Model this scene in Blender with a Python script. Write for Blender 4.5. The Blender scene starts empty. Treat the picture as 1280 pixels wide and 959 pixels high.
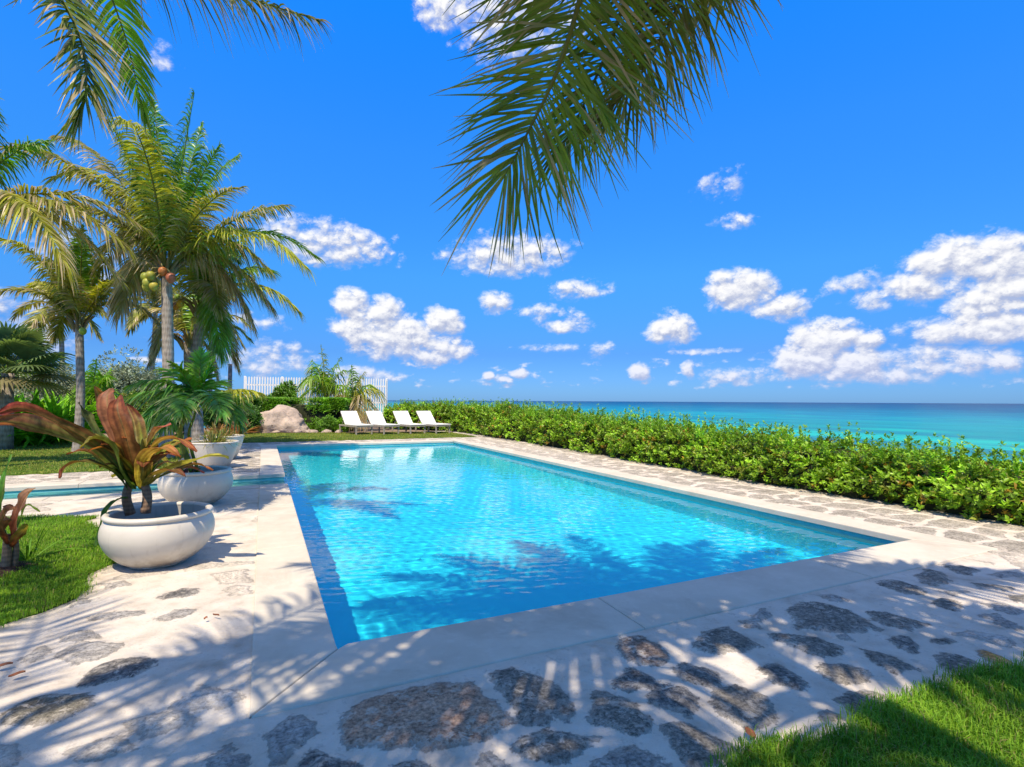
import bpy, math, random
import numpy as np
from mathutils import Vector, Matrix, noise as mnoise

R_ = math.radians
C = bpy.context.scene
COL = C.collection
rng = np.random.default_rng(7)
random.seed(7)

# ------------------------------------------------------------------ camera
YAW, PITCH, ROLL, EYE = R_(25.25), math.atan((501.15-479.5)/660), 0.0054, 1.55
cam = bpy.data.cameras.new('camera')
cam.sensor_width = 36; cam.lens = 660/1280*36
cam.clip_start = .05; cam.clip_end = 60000
camo = bpy.data.objects.new('camera', cam); COL.objects.link(camo)
camo.matrix_world = (Matrix.Translation((0,0,EYE)) @ Matrix.Rotation(-YAW,4,'Z') @
                     Matrix.Rotation(math.pi/2+PITCH,4,'X') @ Matrix.Rotation(ROLL,4,'Z'))
C.camera = camo
F = np.array([math.sin(YAW), math.cos(YAW), 0.]); RT = np.array([math.cos(YAW), -math.sin(YAW), 0.])
UP = np.array([0,0,1.])

# ------------------------------------------------------------------ sun, sky, exposure
SUN_EL = R_(60); SUN_AZ = math.atan2(-.56, -.83)     # azimuth of the sun, clockwise from +Y
to_sun = Vector((math.cos(SUN_EL)*math.sin(SUN_AZ), math.cos(SUN_EL)*math.cos(SUN_AZ), math.sin(SUN_EL)))
sl = bpy.data.lights.new('sun', 'SUN'); sl.energy = 4.2; sl.angle = R_(.53); sl.color = (1, .86, .66)
so = bpy.data.objects.new('sun', sl); COL.objects.link(so)
so.rotation_euler = to_sun.to_track_quat('Z','Y').to_euler()
C.view_settings.view_transform = 'Standard'; C.view_settings.look = 'None'
C.view_settings.exposure = 0.62; C.view_settings.gamma = 1
C.render.engine = 'CYCLES'
C.cycles.use_denoising = True
C.cycles.max_bounces = 12; C.cycles.diffuse_bounces = 5; C.cycles.glossy_bounces = 3
C.cycles.transmission_bounces = 6; C.cycles.transparent_max_bounces = 12
C.cycles.sample_clamp_indirect = 4

CLOUDS = [(6.2,15.7,5.6,2.2,0.8),(2.1,16.4,2.5,1.5,0.7),(11.3,14.8,2.3,1.0,0.4),(25.2,15.5,6.5,2.1,0.8),(32.6,11.9,3.6,1.2,0.6),(8.3,9.8,2.1,1.6,1.1),(11.2,9.6,1.8,1.5,1.1),(9.1,7.3,3.1,1.7,1),(13.2,6.8,4.3,2.4,1.05),(17.8,8.5,2.1,1.4,1.15),(17.0,5.4,3.4,1.7,0.9),(10.8,5.4,3.3,1.3,0.7),(23.3,10.6,1.7,1.2,0.8),(28.9,9.4,3.3,0.9,0.55),(31.1,8.1,2.4,0.9,0.9),(17.9,37.2,3.7,1.9,0.8),(25.9,36.7,7.1,3.5,0.7),(41.9,7.6,2.4,1.7,1),(46.9,21.1,2.3,1.3,0.45),(47.8,17.7,2.1,0.8,0.5),(48.7,11.1,3.1,2.0,1),(52.5,9.2,2.3,1.5,0.85),(65.8,11.8,3.6,2.0,1.0),(69.0,10.4,3.0,2.8,1.05),(63.1,10.0,3.3,1.6,0.8),(58.8,10.7,3.0,1.1,0.55),(67.4,8.1,3.1,1.4,0.9),(67.9,6.2,5.6,1.5,1.0),(56.2,6.0,3.1,1.8,1.1),(54.7,4.0,3.2,1.8,1.1),(59.3,5.3,1.4,1.1,1.15),(57.9,3.6,3.6,1.7,1.05),(38.5,3.1,1.3,1.1,1),(43.5,3.4,0.8,1.1,0.9),(25.9,3.0,0.8,0.6,1),(23.2,2.7,0.6,0.5,0.9),(34.7,5.5,1.3,0.9,0.6),(1.5,5.2,2.0,0.9,0.6),(-1.4,7.7,4.2,0.9,0.5),(0.8,3.5,4.3,1.6,0.6),(-9.1,28.7,1.8,1.0,0.4),(-13.8,11.3,3.2,2.6,0.5),(-17.1,5.0,2.9,1.9,0.7),(61.0,2.4,4.0,0.8,0.7),(67.6,3.2,2.9,0.8,0.8),(30.4,5.8,4.3,0.5,0.45),(45.3,5.1,3.1,0.4,0.45),(-18.1,7.4,2.8,1.2,0.5),(64.0,3.6,6.0,1.4,0.75),(49,2.6,4.5,.9,.7),(9.0,2.6,4,1.0,.7),(60,9.4,2.5,1.2,.6)]
WATER = 'glass'
OVER = [(15,25,4.2,.6),(40,48,4.2,.6),(112,58,4.2,.5),(140,35,4.2,.6),(165,12,4.3,.7),(190,35,4.2,.6),(212,5,4.2,.8),(290,32,4.2,.6),(318,8,4.3,.7),(345,30,4.2,.6),(0,2,4.3,.8),(345,-12,4.,.9),(175,-12,4.,.9),(90,70,4.2,.5),(5,50,4.2,.5),(28,22,4.2,.8),(52,52,4.0,.6),(330,55,4.2,.5),(300,5,4.2,.8),(250,-5,4.2,.8),(200,60,4.,.5),(150,55,4.2,.5),(105,14,4.3,.6),(120,18,4.2,.6),(90,24,4.2,.6),(95,38,4.2,.5),(120,40,4.2,.5),(78,34,4.2,.5),(136,20,4.2,.5)]
OVER2 = [(a*360/13.,(18,40,15,60,25)[a%5],4.1,.6) for a in range(13) if a not in (2,3)]


w = bpy.data.worlds.new('World'); C.world = w; w.use_nodes = True
nt = w.node_tree; N = nt.nodes; L = nt.links
for n in list(N): N.remove(n)

class G:
    """small node helper"""
    def __init__(s, tree): s.t = tree; s.n = tree.nodes; s.l = tree.links
    def put(s, sock, v):
        if isinstance(v, bpy.types.NodeSocket): s.l.new(v, sock)
        elif v is not None: sock.default_value = v
    def math(s, op, a, b=None, c=None, clamp=False):
        n = s.n.new('ShaderNodeMath'); n.operation = op; n.use_clamp = clamp
        s.put(n.inputs[0], a); s.put(n.inputs[1], b)
        if c is not None: s.put(n.inputs[2], c)
        return n.outputs[0]
    def vmath(s, op, a, b=None):
        n = s.n.new('ShaderNodeVectorMath'); n.operation = op
        s.put(n.inputs[0], a)
        if b is not None: s.put(n.inputs[3] if op == 'SCALE' else n.inputs[1], b)
        return n.outputs['Value'] if op in ('LENGTH','DOT_PRODUCT') else n.outputs[0]
    def noise(s, vec, scale, detail=4, rough=.5, dist=0, dim='3D'):
        n = s.n.new('ShaderNodeTexNoise'); n.noise_dimensions = dim
        if vec is not None: s.l.new(vec, n.inputs['Vector'])
        n.inputs['Scale'].default_value = scale; n.inputs['Detail'].default_value = detail
        n.inputs['Roughness'].default_value = rough; n.inputs['Distortion'].default_value = dist
        return n.outputs[0]
    def ramp(s, fac, stops, interp='LINEAR'):
        n = s.n.new('ShaderNodeValToRGB'); n.color_ramp.interpolation = interp
        e = n.color_ramp.elements
        while len(e) < len(stops): e.new(.5)
        for i, (p, c) in enumerate(stops):
            e[i].position = p; e[i].color = (*c, 1) if len(c) == 3 else c
        s.put(n.inputs[0], fac); return n.outputs[0]
    def mix(s, fac, a, b, mode='MIX'):
        n = s.n.new('ShaderNodeMix'); n.data_type = 'RGBA'; n.blend_type = mode
        s.put(n.inputs[0], fac)
        for k, v in ((6,a),(7,b)):
            if isinstance(v, tuple) and len(v) == 3: v = (*v, 1)
            s.put(n.inputs[k], v)
        return n.outputs[2]
    def comb(s, x, y, z):
        n = s.n.new('ShaderNodeCombineXYZ')
        for i, v in enumerate((x,y,z)): s.put(n.inputs[i], v)
        return n.outputs[0]
    def sep(s, v):
        n = s.n.new('ShaderNodeSeparateXYZ'); s.l.new(v, n.inputs[0]); return n.outputs
    def maprange(s, v, a, b, c=0, d=1, smooth=True):
        n = s.n.new('ShaderNodeMapRange')
        if smooth: n.interpolation_type = 'SMOOTHSTEP'
        s.put(n.inputs[0], v)
        for i, x in enumerate((a,b,c,d)): s.put(n.inputs[i+1], x)
        return n.outputs[0]

g = G(nt)
sky = N.new('ShaderNodeTexSky'); sky.sky_type = 'NISHITA'; sky.sun_disc = False
sky.sun_elevation = SUN_EL; sky.sun_rotation = SUN_AZ % (2*math.pi)
sky.air_density = 1.0; sky.dust_density = .3; sky.ozone_density = 3
geo = N.new('ShaderNodeTexCoord')
dx, dy, dz = g.sep(geo.outputs['Generated'])
az = g.math('MULTIPLY', g.math('ARCTAN2', dx, dy), 57.29578)
el = g.math('MULTIPLY', g.math('ARCSINE', dz), 57.29578)

# deep tropical blue in view: the Nishita sky graded by elevation
grade = g.ramp(g.math('DIVIDE', el, 60.0), [(.0,(.075,.165,.38)),(.083,(.066,.155,.33)),(.217,(.08,.265,.45)),(.417,(.07,.35,.667)),(.62,(.033,.415,.88)),(.76,(.30,.42,.54)),(.88,(.74,.56,.48)),(1.,(1.,.66,.46))])  # upper stops, above the view, paled and warmed so shade fill is less blue
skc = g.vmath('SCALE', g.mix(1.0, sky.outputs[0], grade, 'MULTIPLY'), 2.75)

# cloud density as a group of azimuth and elevation
cg = bpy.data.node_groups.new('cloud_density', 'ShaderNodeTree')
cg.interface.new_socket('az', in_out='INPUT', socket_type='NodeSocketFloat')
cg.interface.new_socket('el', in_out='INPUT', socket_type='NodeSocketFloat')
cg.interface.new_socket('puff', in_out='OUTPUT', socket_type='NodeSocketFloat')
k = G(cg); gi = cg.nodes.new('NodeGroupInput'); go = cg.nodes.new('NodeGroupOutput')
ca, ce = gi.outputs[0], gi.outputs[1]
stretch = k.comb(ca, k.math('MULTIPLY', ce, 1.5), 0.0)
n1 = k.noise(stretch, .42, 9, .56, .15)
n2 = k.noise(k.comb(ca, k.math('MULTIPLY', ce, 1.25), 7.0), .22, 3, .5)
warp = k.math('MULTIPLY', k.math('SUBTRACT', n2, .5), 3.0)
wa = k.math('ADD', ca, warp)
dens = None
for (a, e, ra, re, st) in CLOUDS:
    ua = k.math('DIVIDE', k.math('SUBTRACT', wa, a), ra)
    ue = k.math('DIVIDE', k.math('SUBTRACT', ce, e), re)
    r2 = k.math('ADD', k.math('MULTIPLY', ua, ua), k.math('MULTIPLY', ue, ue))
    m = k.math('MULTIPLY_ADD', r2, -.62*st, st+.08)
    dens = m if dens is None else k.math('MAXIMUM', dens, m)
# a field of small far cumulus low over the sea
low = k.maprange(ce, .3, 1.6, 0, 1); low2 = k.maprange(ce, 3.2, 8.5, 1, 0)
nf = k.noise(k.comb(k.math('MULTIPLY', ca, .55), k.math('MULTIPLY', ce, 1.3), 3.0), .8, 3, .5)
lw = k.math('MULTIPLY', low, low2)
lowd = k.math('SUBTRACT', k.math('MULTIPLY', lw, k.math('ADD', k.math('MULTIPLY', k.math('SUBTRACT', nf, .46), 2.6), 1.0)), 1.0)
dens = k.math('MAXIMUM', dens, lowd)
dens = k.math('MAXIMUM', dens, -1.0)
n3 = k.noise(stretch, 2.6, 6, .65, .6)
vo = cg.nodes.new('ShaderNodeTexVoronoi'); vo.feature = 'F1'; vo.inputs['Scale'].default_value = .62
try: vo.inputs['Detail'].default_value = 3.0; vo.inputs['Roughness'].default_value = .55
except Exception: pass
wv3 = k.comb(k.math('ADD', wa, k.math('MULTIPLY', n3, .8)), k.math('ADD', k.math('MULTIPLY', ce, 1.25), k.math('MULTIPLY', n3, .8)), 2.0)
cg.links.new(wv3, vo.inputs['Vector'])
dens = k.math('ADD', dens, k.math('MULTIPLY', k.math('SUBTRACT', .80, vo.outputs['Distance']), .48))
outd = k.math('ADD', dens, k.math('ADD', k.math('MULTIPLY', k.math('SUBTRACT', n1, .5), 1.35), k.math('MULTIPLY', k.math('SUBTRACT', n3, .5), .30)))
k.l.new(outd, go.inputs[0])

def cloud(a, e):
    n = N.new('ShaderNodeGroup'); n.node_tree = cg; g.put(n.inputs[0], a); g.put(n.inputs[1], e); return n.outputs[0]
d0 = cloud(az, el)
d1 = cloud(g.math('SUBTRACT', az, .25), g.math('ADD', el, .55))
cover = g.math('MULTIPLY', g.maprange(d0, .06, .82, 0, 1), .97)
edge = g.math('SUBTRACT', d0, d1)
lit = g.maprange(g.math('ADD', g.math('MULTIPLY', edge, .95), g.math('MULTIPLY', d0, .22)), -.24, .58, 0, 1)
ccol = g.mix(lit, (.45,.50,.68), (1.0,.99,.985))
ccol = g.mix(g.maprange(el, 0, 8, .40, 0), ccol, (.42,.52,.92))
gain = g.vmath('SCALE', ccol, SKYCLOUD) if False else ccol
bg = N.new('ShaderNodeBackground'); bg.inputs[1].default_value = 0.1
bgc = N.new('ShaderNodeBackground'); bgc.inputs[1].default_value = .68
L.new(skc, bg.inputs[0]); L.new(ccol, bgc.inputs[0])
mx = N.new('ShaderNodeMixShader'); L.new(cover, mx.inputs[0]); L.new(bg.outputs[0], mx.inputs[1]); L.new(bgc.outputs[0], mx.inputs[2])
wo = N.new('ShaderNodeOutputWorld'); L.new(mx.outputs[0], wo.inputs[0])
w.cycles.sampling_method = 'MANUAL'; w.cycles.sample_map_resolution = 512

# ------------------------------------------------------------------ material helpers
def mat(name):
    m = bpy.data.materials.new(name); m.use_nodes = True
    t = m.node_tree
    b = t.nodes['Principled BSDF']
    return m, G(t), b
def simple(name, col, rough=.6, spec=.4, nscale=0, namp=.15, bump=0, bscale=60):
    m, g, b = mat(name)
    b.inputs['Roughness'].default_value = rough
    b.inputs['Specular IOR Level'].default_value = spec
    tc = g.n.new('ShaderNodeTexCoord').outputs['Object']
    c = (*col, 1)
    if nscale:
        n = g.noise(tc, nscale, 5, .6)
        f = g.maprange(n, .3, .7, 1-namp, 1+namp*.6)
        v = g.vmath('SCALE', tuple(col), f); g.l.new(v, b.inputs['Base Color'])
    else: b.inputs['Base Color'].default_value = c
    if bump:
        bn = g.n.new('ShaderNodeBump'); bn.inputs['Strength'].default_value = bump; bn.inputs['Distance'].default_value = .01
        g.l.new(g.noise(tc, bscale, 4, .6), bn.inputs['Height']); g.l.new(bn.outputs[0], b.inputs['Normal'])
    return m
def leafmat(name, rough=.42, trans=.3, nscale=3, namp=.25, spec=.35):
    """foliage: colour from the Col attribute, varied by noise, some light passes through"""
    m, g, b = mat(name)
    a = g.n.new('ShaderNodeAttribute'); a.attribute_name = 'Col'
    tc = g.n.new('ShaderNodeTexCoord').outputs['Object']
    f = g.maprange(g.noise(tc, nscale, 3, .6), .3, .7, 1-namp, 1+namp)
    v = g.vmath('SCALE', a.outputs['Color'], f)
    g.l.new(v, b.inputs['Base Color'])
    b.inputs['Roughness'].default_value = rough; b.inputs['Specular IOR Level'].default_value = spec
    tr = g.n.new('ShaderNodeBsdfTranslucent'); g.l.new(g.mix(1.0, v, (1.0,1.0,.45), 'MULTIPLY'), tr.inputs[0])
    ms = g.n.new('ShaderNodeMixShader'); ms.inputs[0].default_value = trans
    g.l.new(b.outputs[0], ms.inputs[1]); g.l.new(tr.outputs[0], ms.inputs[2])
    g.l.new(ms.outputs[0], g.n['Material Output'].inputs[0])
    return m

# ------------------------------------------------------------------ mesh helpers
def link(o, parent=None):
    COL.objects.link(o)
    if parent is not None: o.parent = parent
    return o
def tag(o, label=None, cat=None, group=None, kind=None):
    if label: o['label'] = label
    if cat: o['category'] = cat
    if group: o['group'] = group
    if kind: o['kind'] = kind
    return o
def thing(name, label, cat, loc=(0,0,0), group=None):
    o = bpy.data.objects.new(name, None); o.location = loc; o.empty_display_size = .2
    COL.objects.link(o); bpy.context.view_layer.update()
    return tag(o, label, cat, group)
def mesh_np(name, V, faces, mats, parent=None, col=None, smooth=False, mi=None, attrs=None):
    """faces: list of int arrays (n,k). V in world coordinates, made local to the parent."""
    V = np.asarray(V, dtype=np.float32).reshape(-1,3)
    if parent is not None:
        q = parent
        while q.parent is not None: q = q.parent
        V = V - np.array(q.location, dtype=np.float32)
    me = bpy.data.meshes.new(name)
    faces = [np.asarray(f, dtype=np.int32) for f in faces if len(f)]
    nl = sum(f.size for f in faces); nf = sum(len(f) for f in faces)
    me.vertices.add(len(V)); me.vertices.foreach_set('co', V.ravel())
    me.loops.add(nl); me.loops.foreach_set('vertex_index', np.concatenate([f.ravel() for f in faces]))
    st, tot, s0 = [], [], 0
    for f in faces:
        n, kk = f.shape
        st.append(s0 + np.arange(n)*kk); tot.append(np.full(n, kk)); s0 += n*kk
    me.polygons.add(nf)
    me.polygons.foreach_set('loop_start', np.concatenate(st).astype(np.int32))
    try: me.polygons.foreach_set('loop_total', np.concatenate(tot).astype(np.int32))
    except Exception: pass
    if mi is not None: me.polygons.foreach_set('material_index', np.asarray(mi, dtype=np.int32))
    me.polygons.foreach_set('use_smooth', np.full(nf, bool(smooth), dtype=bool))
    if col is not None:
        ca = me.color_attributes.new('Col', 'FLOAT_COLOR', 'POINT')
        cc = np.ones((len(V),4), dtype=np.float32); cc[:,:3] = col
        ca.data.foreach_set('color', cc.ravel())
    for an, av in (attrs or {}).items():
        at = me.attributes.new(an, 'FLOAT', 'POINT'); at.data.foreach_set('value', np.asarray(av, dtype=np.float32))
    me.update(calc_edges=True); me.validate()
    for m in (mats if isinstance(mats, (list,tuple)) else [mats]): me.materials.append(m)
    o = bpy.data.objects.new(name, me)
    link(o, parent)
    return o
class MB:
    """collects simple shapes into one mesh"""
    def __init__(s): s.V=[]; s.Q=[]; s.T=[]; s.C=[]; s.n=0
    def add(s, V, Q=None, T=None, col=None):
        V = np.asarray(V, float).reshape(-1,3)
        if Q is not None and len(Q): s.Q.append(np.asarray(Q)+s.n)
        if T is not None and len(T): s.T.append(np.asarray(T)+s.n)
        s.V.append(V); s.C.append(np.broadcast_to(np.asarray(col if col is not None else (1,1,1), float), (len(V),3))); s.n += len(V)
    def box(s, c, size, rot=None, bev=0.0, col=None):
        """box with chamfered vertical/horizontal edges (bev)"""
        hx, hy, hz = [v/2 for v in size]; b = min(bev, hx*.8, hy*.8, hz*.8)
        if b <= 0:
            P = np.array([[x,y,z] for x in (-hx,hx) for y in (-hy,hy) for z in (-hz,hz)])
            Q = [(0,1,3,2),(4,6,7,5),(0,4,5,1),(2,3,7,6),(0,2,6,4),(1,5,7,3)]
        else:
            ring = lambda ax, ay, z: [[-ax,-ay+b,z],[-ax+b,-ay,z],[ax-b,-ay,z],[ax,-ay+b,z],[ax,ay-b,z],[ax-b,ay,z],[-ax+b,ay,z],[-ax,ay-b,z]]
            P = []
            for (ax,ay,z) in ((hx-b,hy-b,-hz),(hx,hy,-hz+b),(hx,hy,hz-b),(hx-b,hy-b,hz)): P += ring(ax,ay,z)
            P = np.array(P); Q = []
            for r in range(3):
                for i in range(8):
                    j=(i+1)%8; Q.append((r*8+i, r*8+j, r*8+8+j, r*8+8+i))
            Q += [(7,6,1,0),(6,5,2,1),(5,4,3,2),(24,25,30,31),(25,26,29,30),(26,27,28,29)]
        if rot is not None: P = P @ np.array(rot).T
        s.add(P+np.array(c), Q, col=col)
    def bar(s, a, b, wd, th, bev=0.0, up=(0,0,1), col=None):
        a = np.array(a,float); b = np.array(b,float); d = b-a; Ln = np.linalg.norm(d); d /= Ln
        u = np.array(up,float); x = np.cross(d,u)
        if np.linalg.norm(x) < 1e-4: x = np.cross(d,(1,0,0))
        x /= np.linalg.norm(x); z = np.cross(x,d)
        s.box((a+b)/2, (wd,Ln,th), rot=np.stack([x,d,z],1), bev=bev, col=col)
    def tube(s, pts, rad, seg=10, col=None, cap=True):
        pts = np.asarray(pts,float); n = len(pts); rad = np.broadcast_to(np.asarray(rad,float),(n,))
        t = np.gradient(pts, axis=0); t /= np.linalg.norm(t,axis=1)[:,None]+1e-9
        u = np.array((0,0,1.)) if abs(t[0,2])<.9 else np.array((1.,0,0))
        V=[]; x = np.cross(t[0],u); x/=np.linalg.norm(x)
        for i in range(n):
            x = x - t[i]*np.dot(x,t[i]); x/=np.linalg.norm(x); y=np.cross(t[i],x)
            a=np.linspace(0,2*np.pi,seg,endpoint=False)
            V.append(pts[i]+rad[i]*(np.cos(a)[:,None]*x+np.sin(a)[:,None]*y))
        V=np.concatenate(V); Q=[(i*seg+j,i*seg+(j+1)%seg,(i+1)*seg+(j+1)%seg,(i+1)*seg+j) for i in range(n-1) for j in range(seg)]
        T=None
        if cap:
            V=np.concatenate([V,pts[:1],pts[-1:]]); a0=n*seg
            T=[(a0,(j+1)%seg,j) for j in range(seg)]+[(a0+1,(n-1)*seg+j,(n-1)*seg+(j+1)%seg) for j in range(seg)]
        c = col
        if col is not None and np.ndim(col)==2:
            c = np.repeat(np.asarray(col),seg,axis=0)
            if cap: c = np.concatenate([c,np.asarray(col)[:1],np.asarray(col)[-1:]])
        s.add(V,Q,T,c)
    def lathe(s, prof, c=(0,0,0), seg=48, col=None):
        prof=np.asarray(prof,float); n=len(prof); a=np.linspace(0,2*np.pi,seg,endpoint=False)
        V=np.stack([np.outer(prof[:,0],np.cos(a)),np.outer(prof[:,0],np.sin(a)),np.repeat(prof[:,1:2],seg,1)],2).reshape(-1,3)+np.array(c)
        Q=[(i*seg+j,i*seg+(j+1)%seg,(i+1)*seg+(j+1)%seg,(i+1)*seg+j) for i in range(n-1) for j in range(seg)]
        s.add(V,Q,col=col)
    def build(s, name, mats, parent=None, smooth=False, col=True):
        f=[]
        if s.Q: f.append(np.concatenate(s.Q))
        if s.T: f.append(np.concatenate(s.T))
        return mesh_np(name, np.concatenate(s.V), f, mats, parent, np.concatenate(s.C) if col else None, smooth)
def bez(P, n):
    """smooth curve through control points (Catmull-Rom)"""
    P=np.asarray(P,float); Q=np.concatenate([[2*P[0]-P[1]],P,[2*P[-1]-P[-2]]]); out=[]
    m=len(P)-1; ts=np.linspace(0,m,n)
    for t in ts:
        i=min(int(t),m-1); u=t-i; a,b,c,d=Q[i],Q[i+1],Q[i+2],Q[i+3]
        out.append(.5*((2*b)+(-a+c)*u+(2*a-5*b+4*c-d)*u*u+(-a+3*b-3*c+d)*u**3))
    return np.array(out)
def nrm(a): return a/(np.linalg.norm(a,axis=-1,keepdims=True)+1e-9)
def vnoise(P, scale, seed=0):
    """cheap smooth value noise on (n,2) or (n,3) points"""
    P=np.asarray(P,float)*scale
    if P.shape[1]==2: P=np.concatenate([P,np.zeros((len(P),1))],1)
    I=np.floor(P).astype(np.int64); f=P-I; f=f*f*(3-2*f); r=0
    for a in (0,1):
        for b in (0,1):
            for c in (0,1):
                h=((I[:,0]+a)*374761393+(I[:,1]+b)*668265263+(I[:,2]+c)*2147483647+seed*974634777)&0xffffffff
                h=((h^(h>>13))*1274126177)&0xffffffff; h=(h^(h>>16))&0xffff
                r=r+h/65535.*(f[:,0] if a else 1-f[:,0])*(f[:,1] if b else 1-f[:,1])*(f[:,2] if c else 1-f[:,2])
    return r
# ================================================================== SETTING
PX0, PX1, PY0, PY1 = .43, 6.74, 3.52, 19.6          # pool
AY0, AY1, AX0 = 10.64, 12.1, -12.0                  # shallow arm running off to the left
WZ = -.13                                           # water level

# ---- ground: one sheet, holed where the pool is, falling to the sea on the right
def ground_z(x, y):
    t = np.clip((x-11.2)/9, 0, 1); t = t*t*(3-2*t)
    far = np.clip((y-34)/25, 0, 1); far = far*far*(3-2*far)
    return -.06 - 7.5*np.maximum(t, far*(x > -60))
gx = np.unique(np.concatenate([[-4000,-1500,-600,-250,-120,-60,-40,-25,-18],np.arange(-12,24,.6),[AX0,PX0,PX1,30,60,150,600,2500,12000,40000]]))
gy = np.unique(np.concatenate([[-4000,-1000,-300,-100,-40,-20],np.arange(-10,40,.6),[AY0,AY1,PY0,PY1,50,60,90,200,700,3000,12000,40000]]))
X, Y = np.meshgrid(gx, gy); V = np.stack([X, Y, ground_z(X, Y)], 2).reshape(-1,3)
nx = len(gx); qs = []
for j in range(len(gy)-1):
    for i in range(nx-1):
        cx, cy = (gx[i]+gx[i+1])/2, (gy[j]+gy[j+1])/2
        if PX0<cx<PX1 and PY0<cy<PY1: continue
        if AX0<cx<PX0 and AY0<cy<AY1: continue
        qs.append((j*nx+i, j*nx+i+1, (j+1)*nx+i+1, (j+1)*nx+i))
m, g, b = mat('sandy_soil')
tc = g.n.new('ShaderNodeTexCoord').outputs['Object']
g.l.new(g.ramp(g.noise(tc, 2.5, 6, .6), [(.3,(.13,.085,.05)),(.55,(.24,.17,.11)),(.75,(.36,.29,.21))]), b.inputs['Base Color'])
b.inputs['Roughness'].default_value = .95
tag(mesh_np('ground', V, [qs], m, smooth=True), kind='structure')

# ---- sea
m, g, b = mat('sea_water')
tc = g.n.new('ShaderNodeTexCoord').outputs['Object']
sx, sy, sz = g.sep(tc)
lx = g.math('LOGARITHM', g.math('MAXIMUM', sx, 5.0), 10.0)
p = g.comb(g.math('MULTIPLY', lx, 15.0), g.math('MULTIPLY', sy, .011), 0.0)
pn = g.noise(p, 1.0, 5, .6, .4)
p2 = g.comb(g.math('MULTIPLY', lx, 22.0), g.math('MULTIPLY', sy, .02), 4.0)
pn2 = g.noise(p2, 1.0, 4, .6)
off = g.math('ADD', lx, g.math('ADD', g.math('MULTIPLY', g.math('SUBTRACT', pn, .5), .75), g.math('MULTIPLY', g.math('SUBTRACT', pn2, .5), .34)))
base = g.ramp(g.math('DIVIDE', off, 4.0), [(.36,(.03,.28,.28)),(.43,(.012,.40,.31)),(.465,(.004,.22,.26)),(.51,(.008,.41,.34)),(.545,(.003,.22,.25)),(.585,(.005,.27,.31)),(.63,(.003,.17,.28)),(.72,(.002,.075,.18)),(.88,(.001,.03,.12))])
# dark reef and weed patches
reef = g.maprange(g.noise(p, .9, 5, .62, .5), .50, .62)
nearr = g.maprange(lx, 1.9, 3.0, 1, .25)
base = g.mix(g.math('MULTIPLY', g.math('MULTIPLY', reef, nearr), .85), base, (.004,.15,.21))
st1 = g.noise(g.comb(g.math('MULTIPLY', lx, 34.0), g.math('MULTIPLY', sy, .018), 9.0), 1.0, 6, .68, .5)
base = g.mix(g.maprange(st1, .50, .66, 0, .62), base, (.003,.13,.21))
base = g.mix(g.maprange(st1, .30, .42, .45, 0), base, (.015,.52,.46))
cap = g.maprange(g.noise(g.comb(g.math('MULTIPLY', sx, .25), g.math('MULTIPLY', sy, .05), 0.), 1.2, 5, .7), .72, .76)
base = g.mix(g.math('MULTIPLY', cap, .5), base, (.7,.8,.8))
g.l.new(base, b.inputs['Base Color']); b.inputs['Roughness'].default_value = .35
b.inputs['Specular IOR Level'].default_value = .04
bn = g.n.new('ShaderNodeBump'); bn.inputs['Strength'].default_value = .5; bn.inputs['Distance'].default_value = .6
g.l.new(g.noise(tc, .35, 6, .65), bn.inputs['Height']); g.l.new(bn.outputs[0], b.inputs['Normal'])
sxs = [14,40,100,400,2000,10000,45000]; sys_ = [-45000,-3000,-200,0,100,600,4000,45000]
X, Y = np.meshgrid(sxs, sys_); V = np.stack([X, Y, np.full_like(X, -5.5, dtype=float)], 2).reshape(-1,3); n7 = len(sxs)
q = [(j*n7+i, j*n7+i+1, (j+1)*n7+i+1, (j+1)*n7+i) for j in range(len(sys_)-1) for i in range(n7-1)]
# the sea also closes the view beyond the point, left of the fence
b0 = len(V); V = np.concatenate([V, [(-6000,60,-5.5),(14,60,-5.5),(14,45000,-5.5),(-6000,45000,-5.5)]]); q.append((b0,b0+1,b0+2,b0+3))
tag(mesh_np('sea', V, [q], m), kind='structure')

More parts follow.
